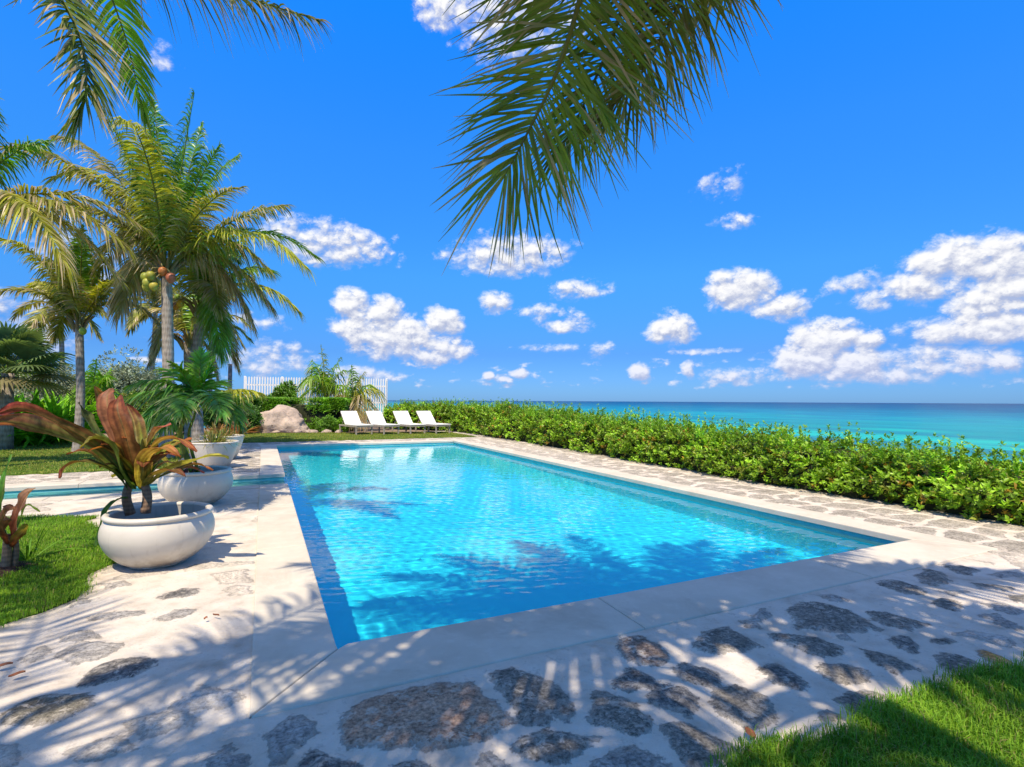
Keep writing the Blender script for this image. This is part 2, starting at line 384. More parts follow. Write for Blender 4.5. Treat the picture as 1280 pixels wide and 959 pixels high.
# ---- paving: mortar sheet with set stones (signed distance to the stone outlines in an attribute)
STONES = [
('d',[1.21,2.85,1.34,2.85,1.44,2.71,1.52,2.47,1.46,2.33,1.4,2.25,1.19,2.34,1.21,2.53,1.2,2.68]),
('b',[2.09,2.84,2.2,2.9,2.32,2.86,2.34,2.69,2.25,2.54,2.14,2.51,2.04,2.56,2.0,2.68]),
('k',[1.78,2.44,1.93,2.55,2.0,2.51,2.07,2.31,1.92,2.33,1.78,2.39]),
('k',[1.85,2.26,1.94,2.32,2.06,2.28,2.11,2.21,2.06,2.1,1.96,2.04,1.89,2.13,1.84,2.2]),
('d',[1.47,2.24,1.64,2.41,1.71,2.39,1.74,2.22,1.78,2.1,1.69,2.01,1.59,2.02,1.5,2.15]),
('d',[1.06,2.2,1.22,2.27,1.34,2.18,1.42,2.07,1.29,2.03,1.19,2.0,1.11,2.07,1.06,2.14]),
('m',[0.9,2.21,0.95,2.19,0.99,2.08,0.89,2.03,0.83,2.06]),
('m',[1.28,1.95,1.42,2.0,1.56,1.96,1.63,1.86,1.55,1.76,1.31,1.78,1.23,1.88]),
('d',[1.8,2.05,1.89,2.03,1.92,1.91,1.98,1.76,1.9,1.72,1.75,1.74,1.67,1.76,1.67,1.86]),
('k',[2.2,2.41,2.31,2.48,2.4,2.32,2.32,2.19,2.22,2.2,2.16,2.32]),
('d',[2.22,2.19,2.41,2.18,2.46,2.01,2.27,1.83,2.11,1.84,2.07,1.94,2.11,2.05]),
('d',[2.49,2.59,2.77,2.75,2.97,2.74,2.91,2.54,2.91,2.43,2.71,2.42,2.55,2.46]),
('r',[0.36,2.65,0.4,2.77,0.49,2.87,0.66,2.89,0.98,2.84,1.09,2.81,1.09,2.65,1.14,2.57,1.13,2.4,1.02,2.33,0.89,2.3,0.8,2.31,0.64,2.4,0.49,2.43,0.39,2.5]),
('m',[0.04,2.73,0.12,2.88,0.21,2.85,0.29,2.77,0.27,2.69,0.17,2.59,0.1,2.52,0.05,2.55]),
('k',[0.16,2.43,0.24,2.55,0.31,2.49,0.4,2.36,0.36,2.25,0.24,2.28]),
('d',[0.53,2.3,0.63,2.3,0.68,2.23,0.63,2.12,0.53,2.17]),
('d',[3.55,2.73,3.81,2.84,3.92,2.81,3.99,2.68,4.03,2.55,3.88,2.28,3.72,2.27,3.45,2.41,3.39,2.5]),
('d',[3.11,2.57,3.26,2.48,3.35,2.37,3.38,2.21,3.3,2.12,3.14,2.16,3.1,2.29,3.07,2.44]),
('d',[2.97,2.12,3.16,2.06,3.24,1.98,3.18,1.9,3.08,1.87,2.92,1.9,2.9,2.0]),
('d',[2.75,1.84,2.88,1.84,3.0,1.8,3.04,1.73,2.89,1.6,2.72,1.59,2.72,1.7]),
('k',[2.68,2.24,2.8,2.21,2.78,2.02,2.71,1.93,2.65,1.98,2.59,2.11]),
('m',[4.11,2.84,4.22,2.82,4.23,2.69,4.08,2.68,4.05,2.77]),
('m',[3.11,2.72,3.22,2.76,3.45,2.86,3.42,2.75,3.17,2.63,3.08,2.67]),
('m',[3.5,2.31,3.58,2.29,3.55,2.22,3.49,2.26]),
('m',[2.54,1.82,2.63,1.79,2.62,1.7,2.51,1.74]),
('d',[5.33,2.8,5.71,2.86,5.7,2.76,5.51,2.59,5.37,2.56,5.21,2.63]),
('d',[4.84,2.83,5.05,2.85,5.12,2.77,5.03,2.54,4.78,2.55,4.79,2.69]),
('d',[5.96,2.88,6.16,2.8,6.1,2.65,5.85,2.61,5.8,2.71]),
('d',[5.61,2.5,5.74,2.37,5.82,2.27,5.64,2.26,5.48,2.38]),
('d',[4.77,2.38,4.96,2.43,4.97,2.33,4.89,2.21,4.73,2.21,4.74,2.32]),
('d',[4.13,2.49,4.25,2.43,4.29,2.28,4.3,2.18,4.03,2.16,3.97,2.27,4.01,2.37]),
('k',[3.76,2.16,3.9,2.15,3.91,2.09,3.83,1.97,3.68,1.96,3.67,2.02]),
('d',[3.44,2.1,3.52,2.06,3.52,1.95,3.48,1.82,3.31,1.85,3.32,1.95,3.38,2.03]),
('d',[4.06,2.03,4.16,2.01,4.15,1.93,4.02,1.94,3.98,1.98]),
('d',[3.77,1.88,3.87,1.88,3.95,1.77,3.91,1.64,3.83,1.59,3.66,1.61,3.64,1.7,3.66,1.77]),
('p',[4.26,2.0,4.48,1.95,4.54,1.83,4.49,1.77,4.35,1.76,4.32,1.88]),
('m',[5.1,2.19,5.26,2.15,5.21,1.99,5.06,1.99,5.03,2.08]),
('m',[4.82,2.1,4.96,2.06,4.82,1.85,4.73,1.81,4.74,1.94]),
('d',[5.52,2.19,5.67,2.17,5.63,2.06,5.41,2.07,5.35,2.11]),
('m',[6.05,2.57,6.32,2.53,6.33,2.42,6.3,2.36,6.05,2.47]),
('d',[3.81,2.37,3.91,2.32,3.86,2.26,3.75,2.25,3.71,2.28]),
('d',[3.14,1.95,3.18,1.91,3.12,1.87,3.05,1.88]),
('t',[7.19,3.08,7.54,3.07,7.58,2.83,7.33,2.74,7.12,2.93]),
('t',[6.91,2.86,7.16,2.85,7.17,2.68,6.76,2.53,6.68,2.65]),
('m',[5.13,2.49,5.33,2.42,5.31,2.37,5.12,2.4]),
('o',[4.09,1.83,4.15,1.79,4.16,1.68,4.09,1.59,4.0,1.61,4.01,1.7]),
('g',[-1.13,3.45,-1.1,3.59,-0.97,3.6,-0.8,3.53,-0.78,3.4,-0.85,3.3,-0.99,3.3,-1.08,3.35]),
('m',[-1.08,4.16,-1.04,4.3,-0.89,4.25,-0.78,4.1,-0.84,3.99,-0.95,3.96,-1.04,4.02]),
('m',[-1.18,4.42,-1.1,4.5,-0.99,4.45,-0.93,4.33,-1.05,4.32,-1.15,4.35]),
('k',[-0.89,3.72,-0.87,3.87,-0.75,3.9,-0.61,3.89,-0.51,3.77,-0.62,3.65,-0.76,3.64,-0.84,3.63]),
('m',[-1.11,4.76,-0.97,4.8,-0.78,4.72,-0.76,4.63,-0.93,4.63,-1.08,4.7]),
('m',[-0.65,4.53,-0.57,4.65,-0.43,4.59,-0.48,4.45,-0.58,4.45]),
('k',[-0.74,4.98,-0.6,5.15,-0.44,5.07,-0.46,4.92,-0.64,4.91]),
('t',[-0.28,4.97,-0.17,5.06,-0.05,4.97,-0.05,4.77,-0.2,4.83]),
('p',[-0.41,3.24,-0.28,3.35,-0.1,3.24,-0.07,3.14,-0.16,3.08,-0.33,3.12]),
('m',[-0.2,2.7,-0.12,2.74,-0.03,2.64,-0.07,2.55,-0.17,2.58]),
('m',[-1.29,4.18,-1.23,4.29,-1.13,4.24,-1.15,4.12,-1.22,4.08]),
('m',[-1.36,5.12,-1.22,5.2,-1.16,5.12,-1.27,5.02]),
('m',[-1.23,5.53,-1.04,5.59,-0.97,5.42,-1.13,5.36]),
('t',[-0.4,5.45,-0.1,5.48,-0.05,5.07,-0.31,5.16]),
('t',[-1.1,3.2,-0.98,3.16,-0.93,3.0,-1.01,2.99]),
('t',[-0.58,3.15,-0.33,3.15,-0.25,3.02,-0.46,2.98]),
('t',[-0.77,3.04,-0.61,3.05,-0.48,2.91,-0.66,2.88]),
]

KC = {'d':(.17,.155,.13),'k':(.115,.108,.10),'b':(.20,.145,.11),'r':(.36,.235,.16),'m':(.27,.255,.235),'p':(.40,.38,.35),'t':(.46,.41,.34),'g':(.15,.135,.10),'o':(.50,.24,.06)}
def poly_sd(P, poly):
    """signed distance (negative inside)"""
    a = poly; b_ = np.roll(poly, -1, 0); e = b_-a
    d = np.full(len(P), 1e9); ins = np.zeros(len(P), bool)
    for i in range(len(a)):
        wv = P-a[i]; t = np.clip((wv@e[i])/(e[i]@e[i]+1e-12),0,1)
        d = np.minimum(d, np.linalg.norm(wv-t[:,None]*e[i],axis=1))
        c = ((a[i,1]<=P[:,1])!=(b_[i,1]<=P[:,1]))
        xs = a[i,0]+(P[:,1]-a[i,1])/(b_[i,1]-a[i,1]+1e-12)*e[i,0]
        ins ^= c & (P[:,0]<xs)
    return np.where(ins,-d,d)
polys = [(kk, np.array(v).reshape(-1,2)) for kk, v in STONES]
def stones_auto(P, cell, gap, seed, stretch=(1,1)):
    """irregular rounded stones from a jittered grid"""
    r = np.random.default_rng(seed); S = P/np.array(stretch)/cell; I = np.floor(S).astype(int)
    d1 = np.full(len(P),9.); d2 = np.full(len(P),9.); idn = np.zeros(len(P),dtype=np.int64)
    for ox in (-2,-1,0,1,2):
        for oy in (-2,-1,0,1,2):
            ci = I+[ox,oy]; h = ((ci[:,0]*73856093)^(ci[:,1]*19349663)^seed*83492791)&0x7fffffff
            jx = ((h*1103515245+12345)&0xffff)/65535.; jy = ((h*214013+2531011)>>4&0xffff)/65535.
            q_ = ci+.12+.76*np.stack([jx,jy],1); d = np.linalg.norm(S-q_,axis=1)
            m1 = d<d1; d2 = np.where(m1,d1,np.minimum(d2,d)); idn = np.where(m1,h,idn); d1 = np.where(m1,d,d1)
    sd = -(d2-d1)*.5*cell+gap
    return sd, (idn>>5 & 0xff)/255.
def paving_fields(P):
    n = len(P); sd = np.full(n, .5); col = np.tile(np.array(KC['m']),(n,1)); amp = np.ones(n)
    wob = np.stack([vnoise(P,9,1)-.5, vnoise(P,9,2)-.5],1)*.05+np.stack([vnoise(P,26,3)-.5, vnoise(P,26,4)-.5],1)*.02
    Q = P+wob
    traced = ((P[:,1]<3.0)&(P[:,0]>-2.2)&(P[:,0]<6.4))|((P[:,0]<.05)&(P[:,0]>-2.2)&(P[:,1]<5.6))
    for kk, po in polys:
        lo, hi = po.min(0)-.35, po.max(0)+.35
        s = np.where(((Q>lo)&(Q<hi)).all(1))[0]
        if not len(s): continue
        d = poly_sd(Q[s], po)
        mm = d < sd[s]; s2 = s[mm]; sd[s2] = d[mm]; col[s2] = KC[kk]
        amp[s2] = {'p':.75,'t':.8,'m':.95}.get(kk,1.)
    # elsewhere: stones from a jittered grid, kept clear of the traced ones
    au, idn = stones_auto(Q, .56, .05, 5, (1.15,.8))
    right = (P[:,0]>6.9)|(P[:,1]>12)
    tone = np.where(right, .27+.12*idn, .30+.2*idn)
    c2 = np.stack([tone*1.0, tone*.90, tone*.74],1)
    keep = (~traced)|((sd>.16)&(P[:,1]<1.6))|((sd>.2)&(P[:,0]<-1.6))
    au = np.where(keep, au, .3)
    au = np.where((~right)&(idn>.7), .08, au)
    mm = au<sd; sd = np.where(mm,au,sd); col = np.where(mm[:,None],c2,col)
    amp = np.where(mm, np.where(right,1.5,np.where(P[:,1]>4,.7,.85)), amp)
    return sd, col, amp
m, g, b = mat('stone_paving')
sdn = g.n.new('ShaderNodeAttribute'); sdn.attribute_name = 'sd'
amn = g.n.new('ShaderNodeAttribute'); amn.attribute_name = 'amp'
cln = g.n.new('ShaderNodeAttribute'); cln.attribute_name = 'Col'
tc = g.n.new('ShaderNodeTexCoord').outputs['Object']
nA = g.noise(tc, 42, 6, .72); nB = g.noise(tc, 7, 5, .6); nC = g.noise(tc, 120, 4, .7); nD = g.noise(tc, 2.2, 4, .6)
edge_ = g.math('ADD', sdn.outputs['Fac'], g.math('ADD', g.math('MULTIPLY', g.math('SUBTRACT', nA, .5), .11), g.math('MULTIPLY', g.math('SUBTRACT', nB, .5), .12)))
mask = g.maprange(edge_, -.020, .010, 1, 0)
# white mortar smears over the stones
smear = g.maprange(g.noise(tc, 17, 8, .74, .5), .50, .61, 0, 1)
smear = g.math('MULTIPLY', smear, g.maprange(amn.outputs['Fac'], 1.0, 1.5, 1, .15))
ampc = g.math('MINIMUM', amn.outputs['Fac'], 1.0)
smear = g.math('MAXIMUM', smear, g.math('MULTIPLY', g.maprange(edge_, -.07, .0, 0, .9), g.maprange(g.noise(tc, 26, 6, .75), .42, .56, 0, 1)))
smear = g.math('MULTIPLY', smear, g.maprange(g.noise(tc, 4.5, 3, .5), .38, .62, .35, 1))
mask2 = g.math('MULTIPLY', g.math('MULTIPLY', mask, g.math('SUBTRACT', 1.0, g.math('MULTIPLY', smear, .78))), ampc)
scol = g.vmath('SCALE', cln.outputs['Color'], g.math('MULTIPLY', g.maprange(nA, .3, .7, .45, 1.7), g.maprange(nB, .3, .7, .75, 1.3)))
pits = g.maprange(nC, .60, .68, 1, .35)
scol = g.vmath('SCALE', scol, pits)
mcol = g.ramp(g.math('ADD', g.math('MULTIPLY', nB, .5), g.math('MULTIPLY', nD, .5)), [(.3,(.38,.32,.25)),(.47,(.58,.515,.43)),(.68,(.71,.65,.56))])
grime = g.maprange(g.noise(tc, 14, 8, .78), .54, .64, 0, .5)
mcol = g.mix(grime, mcol, (.36,.31,.25))
rust = g.math('MULTIPLY', g.maprange(g.noise(tc, 1.6, 3, .5, .5), .66, .74, 0, 1), g.maprange(nB, .45, .6, 0, .35))
mcol = g.mix(rust, mcol, (.62,.36,.12))
rim = g.math('MULTIPLY', g.maprange(g.math('ABSOLUTE', edge_), 0, .012, 1, 0), g.math('MULTIPLY', ampc, .28))
allc = g.mix(rim, g.mix(mask2, mcol, scol), (.07,.06,.05))
g.l.new(allc, b.inputs['Base Color']); b.inputs['Roughness'].default_value = .88; b.inputs['Specular IOR Level'].default_value = .25
h = g.math('ADD', g.math('MULTIPLY', mask, g.math('ADD', .35, g.math('MULTIPLY', nA, .9))), g.math('ADD', g.math('MULTIPLY', nB, .9), g.math('ADD', g.math('MULTIPLY', nC, .3), g.math('MULTIPLY', g.noise(tc, 22, 6, .7), .7))))
bn = g.n.new('ShaderNodeBump'); bn.inputs['Strength'].default_value = .7; bn.inputs['Distance'].default_value = .016
g.l.new(h, bn.inputs['Height']); g.l.new(bn.outputs[0], b.inputs['Normal'])
M_PAVE = m

CW = .46                                             # coping widths
CX0, CX1, CY0, CY1 = PX0-CW, PX1+.42, PY0-.59, PY1+.5
def lawn_left_edge(y): return -1.42-.25*np.sin(y*1.7+.5)-.42*np.clip((y-7)/2,0,1)+.12*np.sin(y*5.1)
def pave_patch(xs, ys, inside):
    X, Y = np.meshgrid(xs, ys); P = np.stack([X.ravel(),Y.ravel()],1)
    sd, col, amp = paving_fields(P)
    z = -.014+.004*(vnoise(P,1.3,8)-.5)+np.clip(-sd*.5,0,.012)*np.minimum(amp,1)+.003*(vnoise(P,7,9)-.5)
    # the sheet sinks a little where the lawn lies over it
    nx = len(xs); I = np.arange((len(ys)-1)*(nx-1)); j, i = I//(nx-1), I%(nx-1)
    q = np.stack([j*nx+i, j*nx+i+1, (j+1)*nx+i+1, (j+1)*nx+i],1)
    cx = (xs[i]+xs[i+1])/2; cy = (ys[j]+ys[j+1])/2
    q = q[inside(cx,cy)]
    return np.concatenate([P,z[:,None]],1), q, sd, col, amp
def grow(a, b_, s0, k, *must):
    v = [a]; s = s0
    while v[-1] < b_: v.append(v[-1]+s); s *= k
    v = np.array(v); v = v[v<b_]; return np.unique(np.concatenate([v,[b_],must]))
parts_ = []
parts_.append(pave_patch(grow(-3.4,9.6,.024,1.0), grow(-1.5,CY0,.024,1.0), lambda x,y: np.ones(len(x),bool)))
parts_.append(pave_patch(grow(-3.6,CX0,.028,1.0), grow(CY0,AY0-.3,.026,1.004), lambda x,y: (x>lawn_left_edge(y)-.25)|(y>8.5)))
parts_.append(pave_patch(grow(-11.9,-3.6,.08,1.0), grow(8.9,AY0-.3,.06,1.0), lambda x,y: np.ones(len(x),bool)))
parts_.append(pave_patch(grow(CX1,9.6,.035,1.0), grow(CY0,26.,.03,1.012), lambda x,y: np.ones(len(x),bool)))
parts_.append(pave_patch(grow(-11.9,CX0,.08,1.0), grow(AY1+.45,14.0,.07,1.0), lambda x,y: np.ones(len(x),bool)))
parts_.append(pave_patch(grow(-1.9,CX0,.07,1.0), grow(14.0,21.2,.09,1.0), lambda x,y: np.ones(len(x),bool)))
parts_.append(pave_patch(grow(CX0,CX1,.08,1.0), grow(CY1,21.2,.09,1.0), lambda x,y: np.ones(len(x),bool)))
Vs=[];Qs=[];S=[];CC=[];A=[];n0=0
for v,q,sd,col,amp in parts_:
    Vs.append(v);Qs.append(q+n0);S.append(sd);CC.append(col);A.append(amp);n0+=len(v)
tag(mesh_np('stone_paving', np.concatenate(Vs), [np.concatenate(Qs)], M_PAVE, col=np.concatenate(CC), smooth=True, attrs={'sd':np.concatenate(S),'amp':np.concatenate(A)}), kind='structure')

# ---- coping slabs: smooth cream concrete, chamfered, with open joints
m, g, b = mat('cream_coping')
tc = g.n.new('ShaderNodeTexCoord').outputs['Object']
c1 = g.ramp(g.noise(tc, 1.6, 6, .65), [(.3,(.50,.445,.355)),(.7,(.63,.575,.475))])
c1 = g.mix(g.maprange(g.noise(tc, 90, 5, .7), .62, .72, 0, .35), c1, (.30,.26,.21))
c1 = g.mix(g.maprange(g.noise(tc, 9, 6, .7), .5, .75, 0, .3), c1, (.72,.68,.60))
c1 = g.mix(g.maprange(g.noise(tc, .9, 7, .72, .8), .52, .66, 0, .45), c1, (.40,.34,.26))
g.l.new(c1, b.inputs['Base Color']); b.inputs['Roughness'].default_value = .7; b.inputs['Specular IOR Level'].default_value = .3
bn = g.n.new('ShaderNodeBump'); bn.inputs['Strength'].default_value = .25; bn.inputs['Distance'].default_value = .004
g.l.new(g.noise(tc, 60, 5, .7), bn.inputs['Height']); g.l.new(bn.outputs[0], b.inputs['Normal'])
M_COP = m
mb = MB()
def slab(poly, top=.0, th=.07, bev=.012):
    """prism with chamfered top edges; poly counter-clockwise"""
    P = np.array(poly,float); n = len(P); c = P.mean(0)
    e = np.roll(P,-1,0)-P; nn = np.stack([-e[:,1],e[:,0]],1); nn /= np.linalg.norm(nn,axis=1)[:,None]
    ins = []
    for i in range(n):
        a, b_ = nn[i-1], nn[i]; k_ = a+b_; ins.append(P[i]+k_/(1+a@b_)*bev)
    ins = np.array(ins)
    V = np.concatenate([np.c_[P,np.full(n,top-th)],np.c_[P,np.full(n,top-bev)],np.c_[P*.25+ins*.75-(ins-P)*.5,np.full(n,top-bev*.3)],np.c_[ins,np.full(n,top)]])
    Q=[]
    for r in range(3):
        for i in range(n):
            j=(i+1)%n; Q.append((r*n+i,r*n+j,r*n+n+j,r*n+n+i))
    T=[(3*n,3*n+i,3*n+i+1) for i in range(1,n-1)]+[(0,i+1,i) for i in range(1,n-1)]
    mb.add(V,Q,T)
J = .003; ov = .02   # joint, overhang over the water
x0,x1,y0,y1 = PX0+ov,PX1-ov,PY0+ov,PY1-ov
ch = .07             # clipped inner corner at the near left
def cutpoly(P):
    return P
# near side
slab([(CX0+.006,CY0),(2.40-J,CY0),(2.43-J,y0),(x0+ch,y0),(x0+.012,y0-.045)])
slab([(2.40+J,CY0),(4.94-J,CY0),(4.94-J,y0),(2.43+J,y0)])
slab([(4.94+J,CY0),(CX1-.006,CY0),(x1+.004,y0),(4.94+J,y0)])
# left side, near part up to the arm
slab([(CX0,CY0+.008),(x0+.004,y0-.042),(x0,y0+.03),(x0,6.1-J),(CX0,6.1-J)])
slab([(CX0,6.1+J),(x0,6.1+J),(x0,8.4-J),(CX0,8.4-J)])
slab([(CX0,8.4+J),(x0,8.4+J),(x0,AY0+ov),(CX0,AY0+ov)])
# arm near side and far side
ax = CX0
for a0, a1 in ((-3.0,ax),(-6.0,-3.0),(-9.0,-6.0),(-11.9,-9.0)):
    slab([(a0+J,AY0-.3),(a1-J,AY0-.3),(a1-J,AY0+ov),(a0+J,AY0+ov)])
    slab([(a0+J,AY1-ov),(a1-J,AY1-ov),(a1-J,AY1+.45),(a0+J,AY1+.45)])
slab([(CX0,AY1-ov),(x0,AY1-ov),(x0,14.6-J),(CX0,14.6-J)])
slab([(CX0,14.6+J),(x0,14.6+J),(x0,17.2-J),(CX0,17.2-J)])
slab([(CX0,17.2+J),(x0,17.2+J),(x0,y1+.0),(CX0,CY1-.0)])
# far side
slab([(CX0+.01,CY1),(x0+.006,y1),(3.4-J,y1),(3.4-J,CY1)][::-1] if False else [(x0+.006,y1),(3.4-J,y1),(3.4-J,CY1),(CX0+.01,CY1)])
slab([(3.4+J,y1),(x1-.006,y1),(CX1-.01,CY1),(3.4+J,CY1)])
# right side
ys_ = [y0,6.2,8.8,11.4,14.0,16.6,y1]
for i in range(6):
    a, c_ = ys_[i]+J, ys_[i+1]-J
    if i==0: slab([(x1,y0+.004),(CX1,CY0+.008),(CX1,c_),(x1,c_)])
    elif i==5: slab([(x1,a),(CX1,a),(CX1,CY1-.008),(x1,y1-.004)])
    else: slab([(x1,a),(CX1,a),(CX1,c_),(x1,c_)])
tag(mb.build('pool_coping', M_COP, col=False), kind='structure')

# ---- basin: teal waterline band above pale blue plaster
m, g, b = mat('pool_plaster')
tc = g.n.new('ShaderNodeTexCoord').outputs['Object']
pz = g.sep(tc)[2]
pl = g.mix(g.maprange(g.noise(tc, 1.2, 5, .6), .3, .7), (.015,.68,.92), (.022,.75,.95))
band = g.mix(g.maprange(g.noise(tc, 6, 4, .6), .3, .7), (.17,.50,.47), (.23,.58,.54))
g.l.new(g.mix(g.maprange(pz, -.31, -.305), pl, band), b.inputs['Base Color'])
b.inputs['Roughness'].default_value = .55; b.inputs['Specular IOR Level'].default_value = .3
mb = MB()
def floor_z(y): return -1.5 if y<9 else -1.5+.35*min(1,(y-9)/10)
zt = -.02
ys = [PY0,6,9,AY0,AY1,15,PY1]
def quad(a,b_,c,d): mb.add([a,b_,c,d],[(0,1,2,3)])
for i in range(len(ys)-1):
    a, c_ = ys[i], ys[i+1]; za, zc = floor_z(a), floor_z(c_)
    quad((PX0,a,za),(PX1,a,za),(PX1,c_,zc),(PX0,c_,zc))
    for (u0,u1) in ((-.305,1),(zt,-.305)):
        t0a = za if u1==1 else -.305; t1 = -.305 if u1==1 else zt; t0c = zc if u1==1 else -.305
        quad((PX1,a,t0a),(PX1,a,t1),(PX1,c_,t1),(PX1,c_,t0c))
        if i==3:
            if u1==1: quad((PX0,a,za),(PX0,c_,zc),(PX0,c_,-.295),(PX0,a,-.295))
        else: quad((PX0,a,t0a),(PX0,c_,t0c),(PX0,c_,t1),(PX0,a,t1))
for (yy,s) in ((PY0,1),(PY1,-1)):
    zf = floor_z(yy)
    quad((PX0,yy,zf),(PX0,yy,zt),(PX1,yy,zt),(PX1,yy,zf))
# arm floor and walls (shallow)
quad((AX0,AY0,-.295),(PX0,AY0,-.295),(PX0,AY1,-.295),(AX0,AY1,-.295))
for yy in (AY0,AY1): quad((AX0,yy,-.295),(AX0,yy,zt),(PX0,yy,zt),(PX0,yy,-.295))
quad((AX0,AY0,-.295),(AX0,AY1,-.295),(AX0,AY1,zt),(AX0,AY0,zt))
basin = mb.build('pool_basin', m, col=False); tag(basin, kind='structure')

# ---- water surface: real ripples in the mesh
xs = np.arange(PX0, PX1+.001, (PX1-PX0)/350); ysw = grow(PY0, PY1, .018, 1.0012, AY0, AY1)
def wave(X, Y):
    z = np.zeros_like(X); r = np.random.default_rng(3)
    for i in range(34):
        lam = .10*(1.085**i); a = r.normal(.9,.75)+(0 if i%3 else 2.0); kk = 2*np.pi/lam
        amp_ = .0052*lam**1.15*WAVE*(2.6 if lam<.2 else .9 if lam<.4 else .45 if lam<.9 else .35/lam)
        z += amp_*np.sin(kk*(X*np.cos(a)+Y*np.sin(a))+r.uniform(0,6.28)+.6*np.sin(X*1.3+Y*.7*i%3))
    return z
WAVE = .10
X, Y = np.meshgrid(xs, ysw); Z = WZ+wave(X,Y)
n_ = len(xs); I = np.arange((len(ysw)-1)*(n_-1)); j, i = I//(n_-1), I%(n_-1)
q1 = np.stack([j*n_+i, j*n_+i+1, (j+1)*n_+i+1, (j+1)*n_+i],1)
V1 = np.stack([X,Y,Z],2).reshape(-1,3)
xa = np.arange(AX0, PX0+.0005, (PX0-AX0)/300); ya = ysw[(ysw>=AY0-1e-6)&(ysw<=AY1+1e-6)]
X, Y = np.meshgrid(xa, ya); V2 = np.stack([X,Y,WZ+wave(X,Y)],2).reshape(-1,3); n2_ = len(xa)
I = np.arange((len(ya)-1)*(n2_-1)); j, i = I//(n2_-1), I%(n2_-1)
q2 = np.stack([j*n2_+i, j*n2_+i+1, (j+1)*n2_+i+1, (j+1)*n2_+i],1)+len(V1)
m = bpy.data.materials.new('pool_water'); m.use_nodes = True; g = G(m.node_tree)
g.n.remove(g.n['Principled BSDF'])
if WATER == 'glass':
    gl = g.n.new('ShaderNodeBsdfGlass'); gl.inputs['Roughness'].default_value = 0; gl.inputs['IOR'].default_value = 1.33
    gl.inputs['Color'].default_value = (.93,1,1,1)
    g.l.new(gl.outputs[0], g.n['Material Output'].inputs[0])
water = tag(mesh_np('pool_water', np.concatenate([V1,V2]), [np.concatenate([q1,q2])], m, smooth=True), kind='structure')
if WATER == 'glass':
    water.cycles.is_caustics_caster = True; basin.cycles.is_caustics_receiver = True; sl.cycles.is_caustics_light = True
    C.cycles.caustics_refractive = True; C.cycles.caustics_reflective = False

# ---- lawns
m, g, b = mat('lawn_turf')
tc = g.n.new('ShaderNodeTexCoord').outputs['Object']
c1 = g.ramp(g.noise(tc, 1.4, 5, .65), [(.3,(.055,.12,.012)),(.5,(.10,.19,.02)),(.72,(.20,.24,.045))])
c1 = g.mix(g.maprange(g.noise(tc, 45, 5, .7), .35, .65, 0, .5), c1, (.04,.08,.01))
g.l.new(c1, b.inputs['Base Color']); b.inputs['Roughness'].default_value = .9; b.inputs['Specular IOR Level'].default_value = .1
bn = g.n.new('ShaderNodeBump'); bn.inputs['Strength'].default_value = .8; bn.inputs['Distance'].default_value = .03
g.l.new(g.noise(tc, 70, 4, .7), bn.inputs['Height']); g.l.new(bn.outputs[0], b.inputs['Normal'])
M_LAWN = m
def in_poly(P, poly): return poly_sd(P, np.array(poly,float))<0
def lawn(poly, z, seg=.12):
    """thin turf sheet, edge wobbled, side skirt down"""
    P = np.array(poly,float); out=[]
    for a, b_ in zip(P, np.roll(P,-1,0)):
        n=max(2,int(np.linalg.norm(b_-a)/seg)); 
        for i in range(n): out.append(a+(b_-a)*i/n)
    out=np.array(out); out=out+.10*np.stack([vnoise(out,2.6,5)-.5,vnoise(out,2.6,6)-.5],1)+.05*np.stack([vnoise(out,9,5)-.5,vnoise(out,9,6)-.5],1)
    import bmesh
    bm=bmesh.new(); vs=[bm.verts.new((x,y,z)) for x,y in out]; lo=[bm.verts.new((x,y,z-.04)) for x,y in out]
    f=bm.faces.new(vs); f.normal_update()
    if f.normal.z<0: f.normal_flip()
    n=len(vs)
    for i in range(n): bm.faces.new((vs[i],vs[(i+1)%n],lo[(i+1)%n],lo[i]))
    bmesh.ops.triangulate(bm, faces=[f])
    me=bpy.data.meshes.new('lawn'); bm.to_mesh(me); me.materials.append(M_LAWN)
    o=bpy.data.objects.new('lawn',me); COL.objects.link(o); tag(o,kind='structure'); return out
yy = np.arange(3.2,8.7,.15)
LL = [(lawn_left_edge(v),v) for v in yy]+[(-3.0,9.0),(-11.9,9.0),(-11.9,1.8),(-2.2,1.8),(-1.9,3.0)]
RL = [(1.55,1.30),(1.75,1.66),(2.1,1.70),(2.5,1.58),(2.9,1.63),(3.56,1.66),(4.1,1.56),(5.2,1.62),(7.2,1.5),(9.0,1.5),(9.0,-2.5),(1.5,-2.5)]
LE_L = lawn(LL,.012); LE_R = lawn(RL,.014)
lawn([(-11.9,14.0),(-1.9,14.0),(-1.9,21.2),(8.3,21.2),(8.3,25.2),(3.3,25.6),(1.6,26.4),(-2.2,27.2),(-11.9,22.5)],.010,.3)

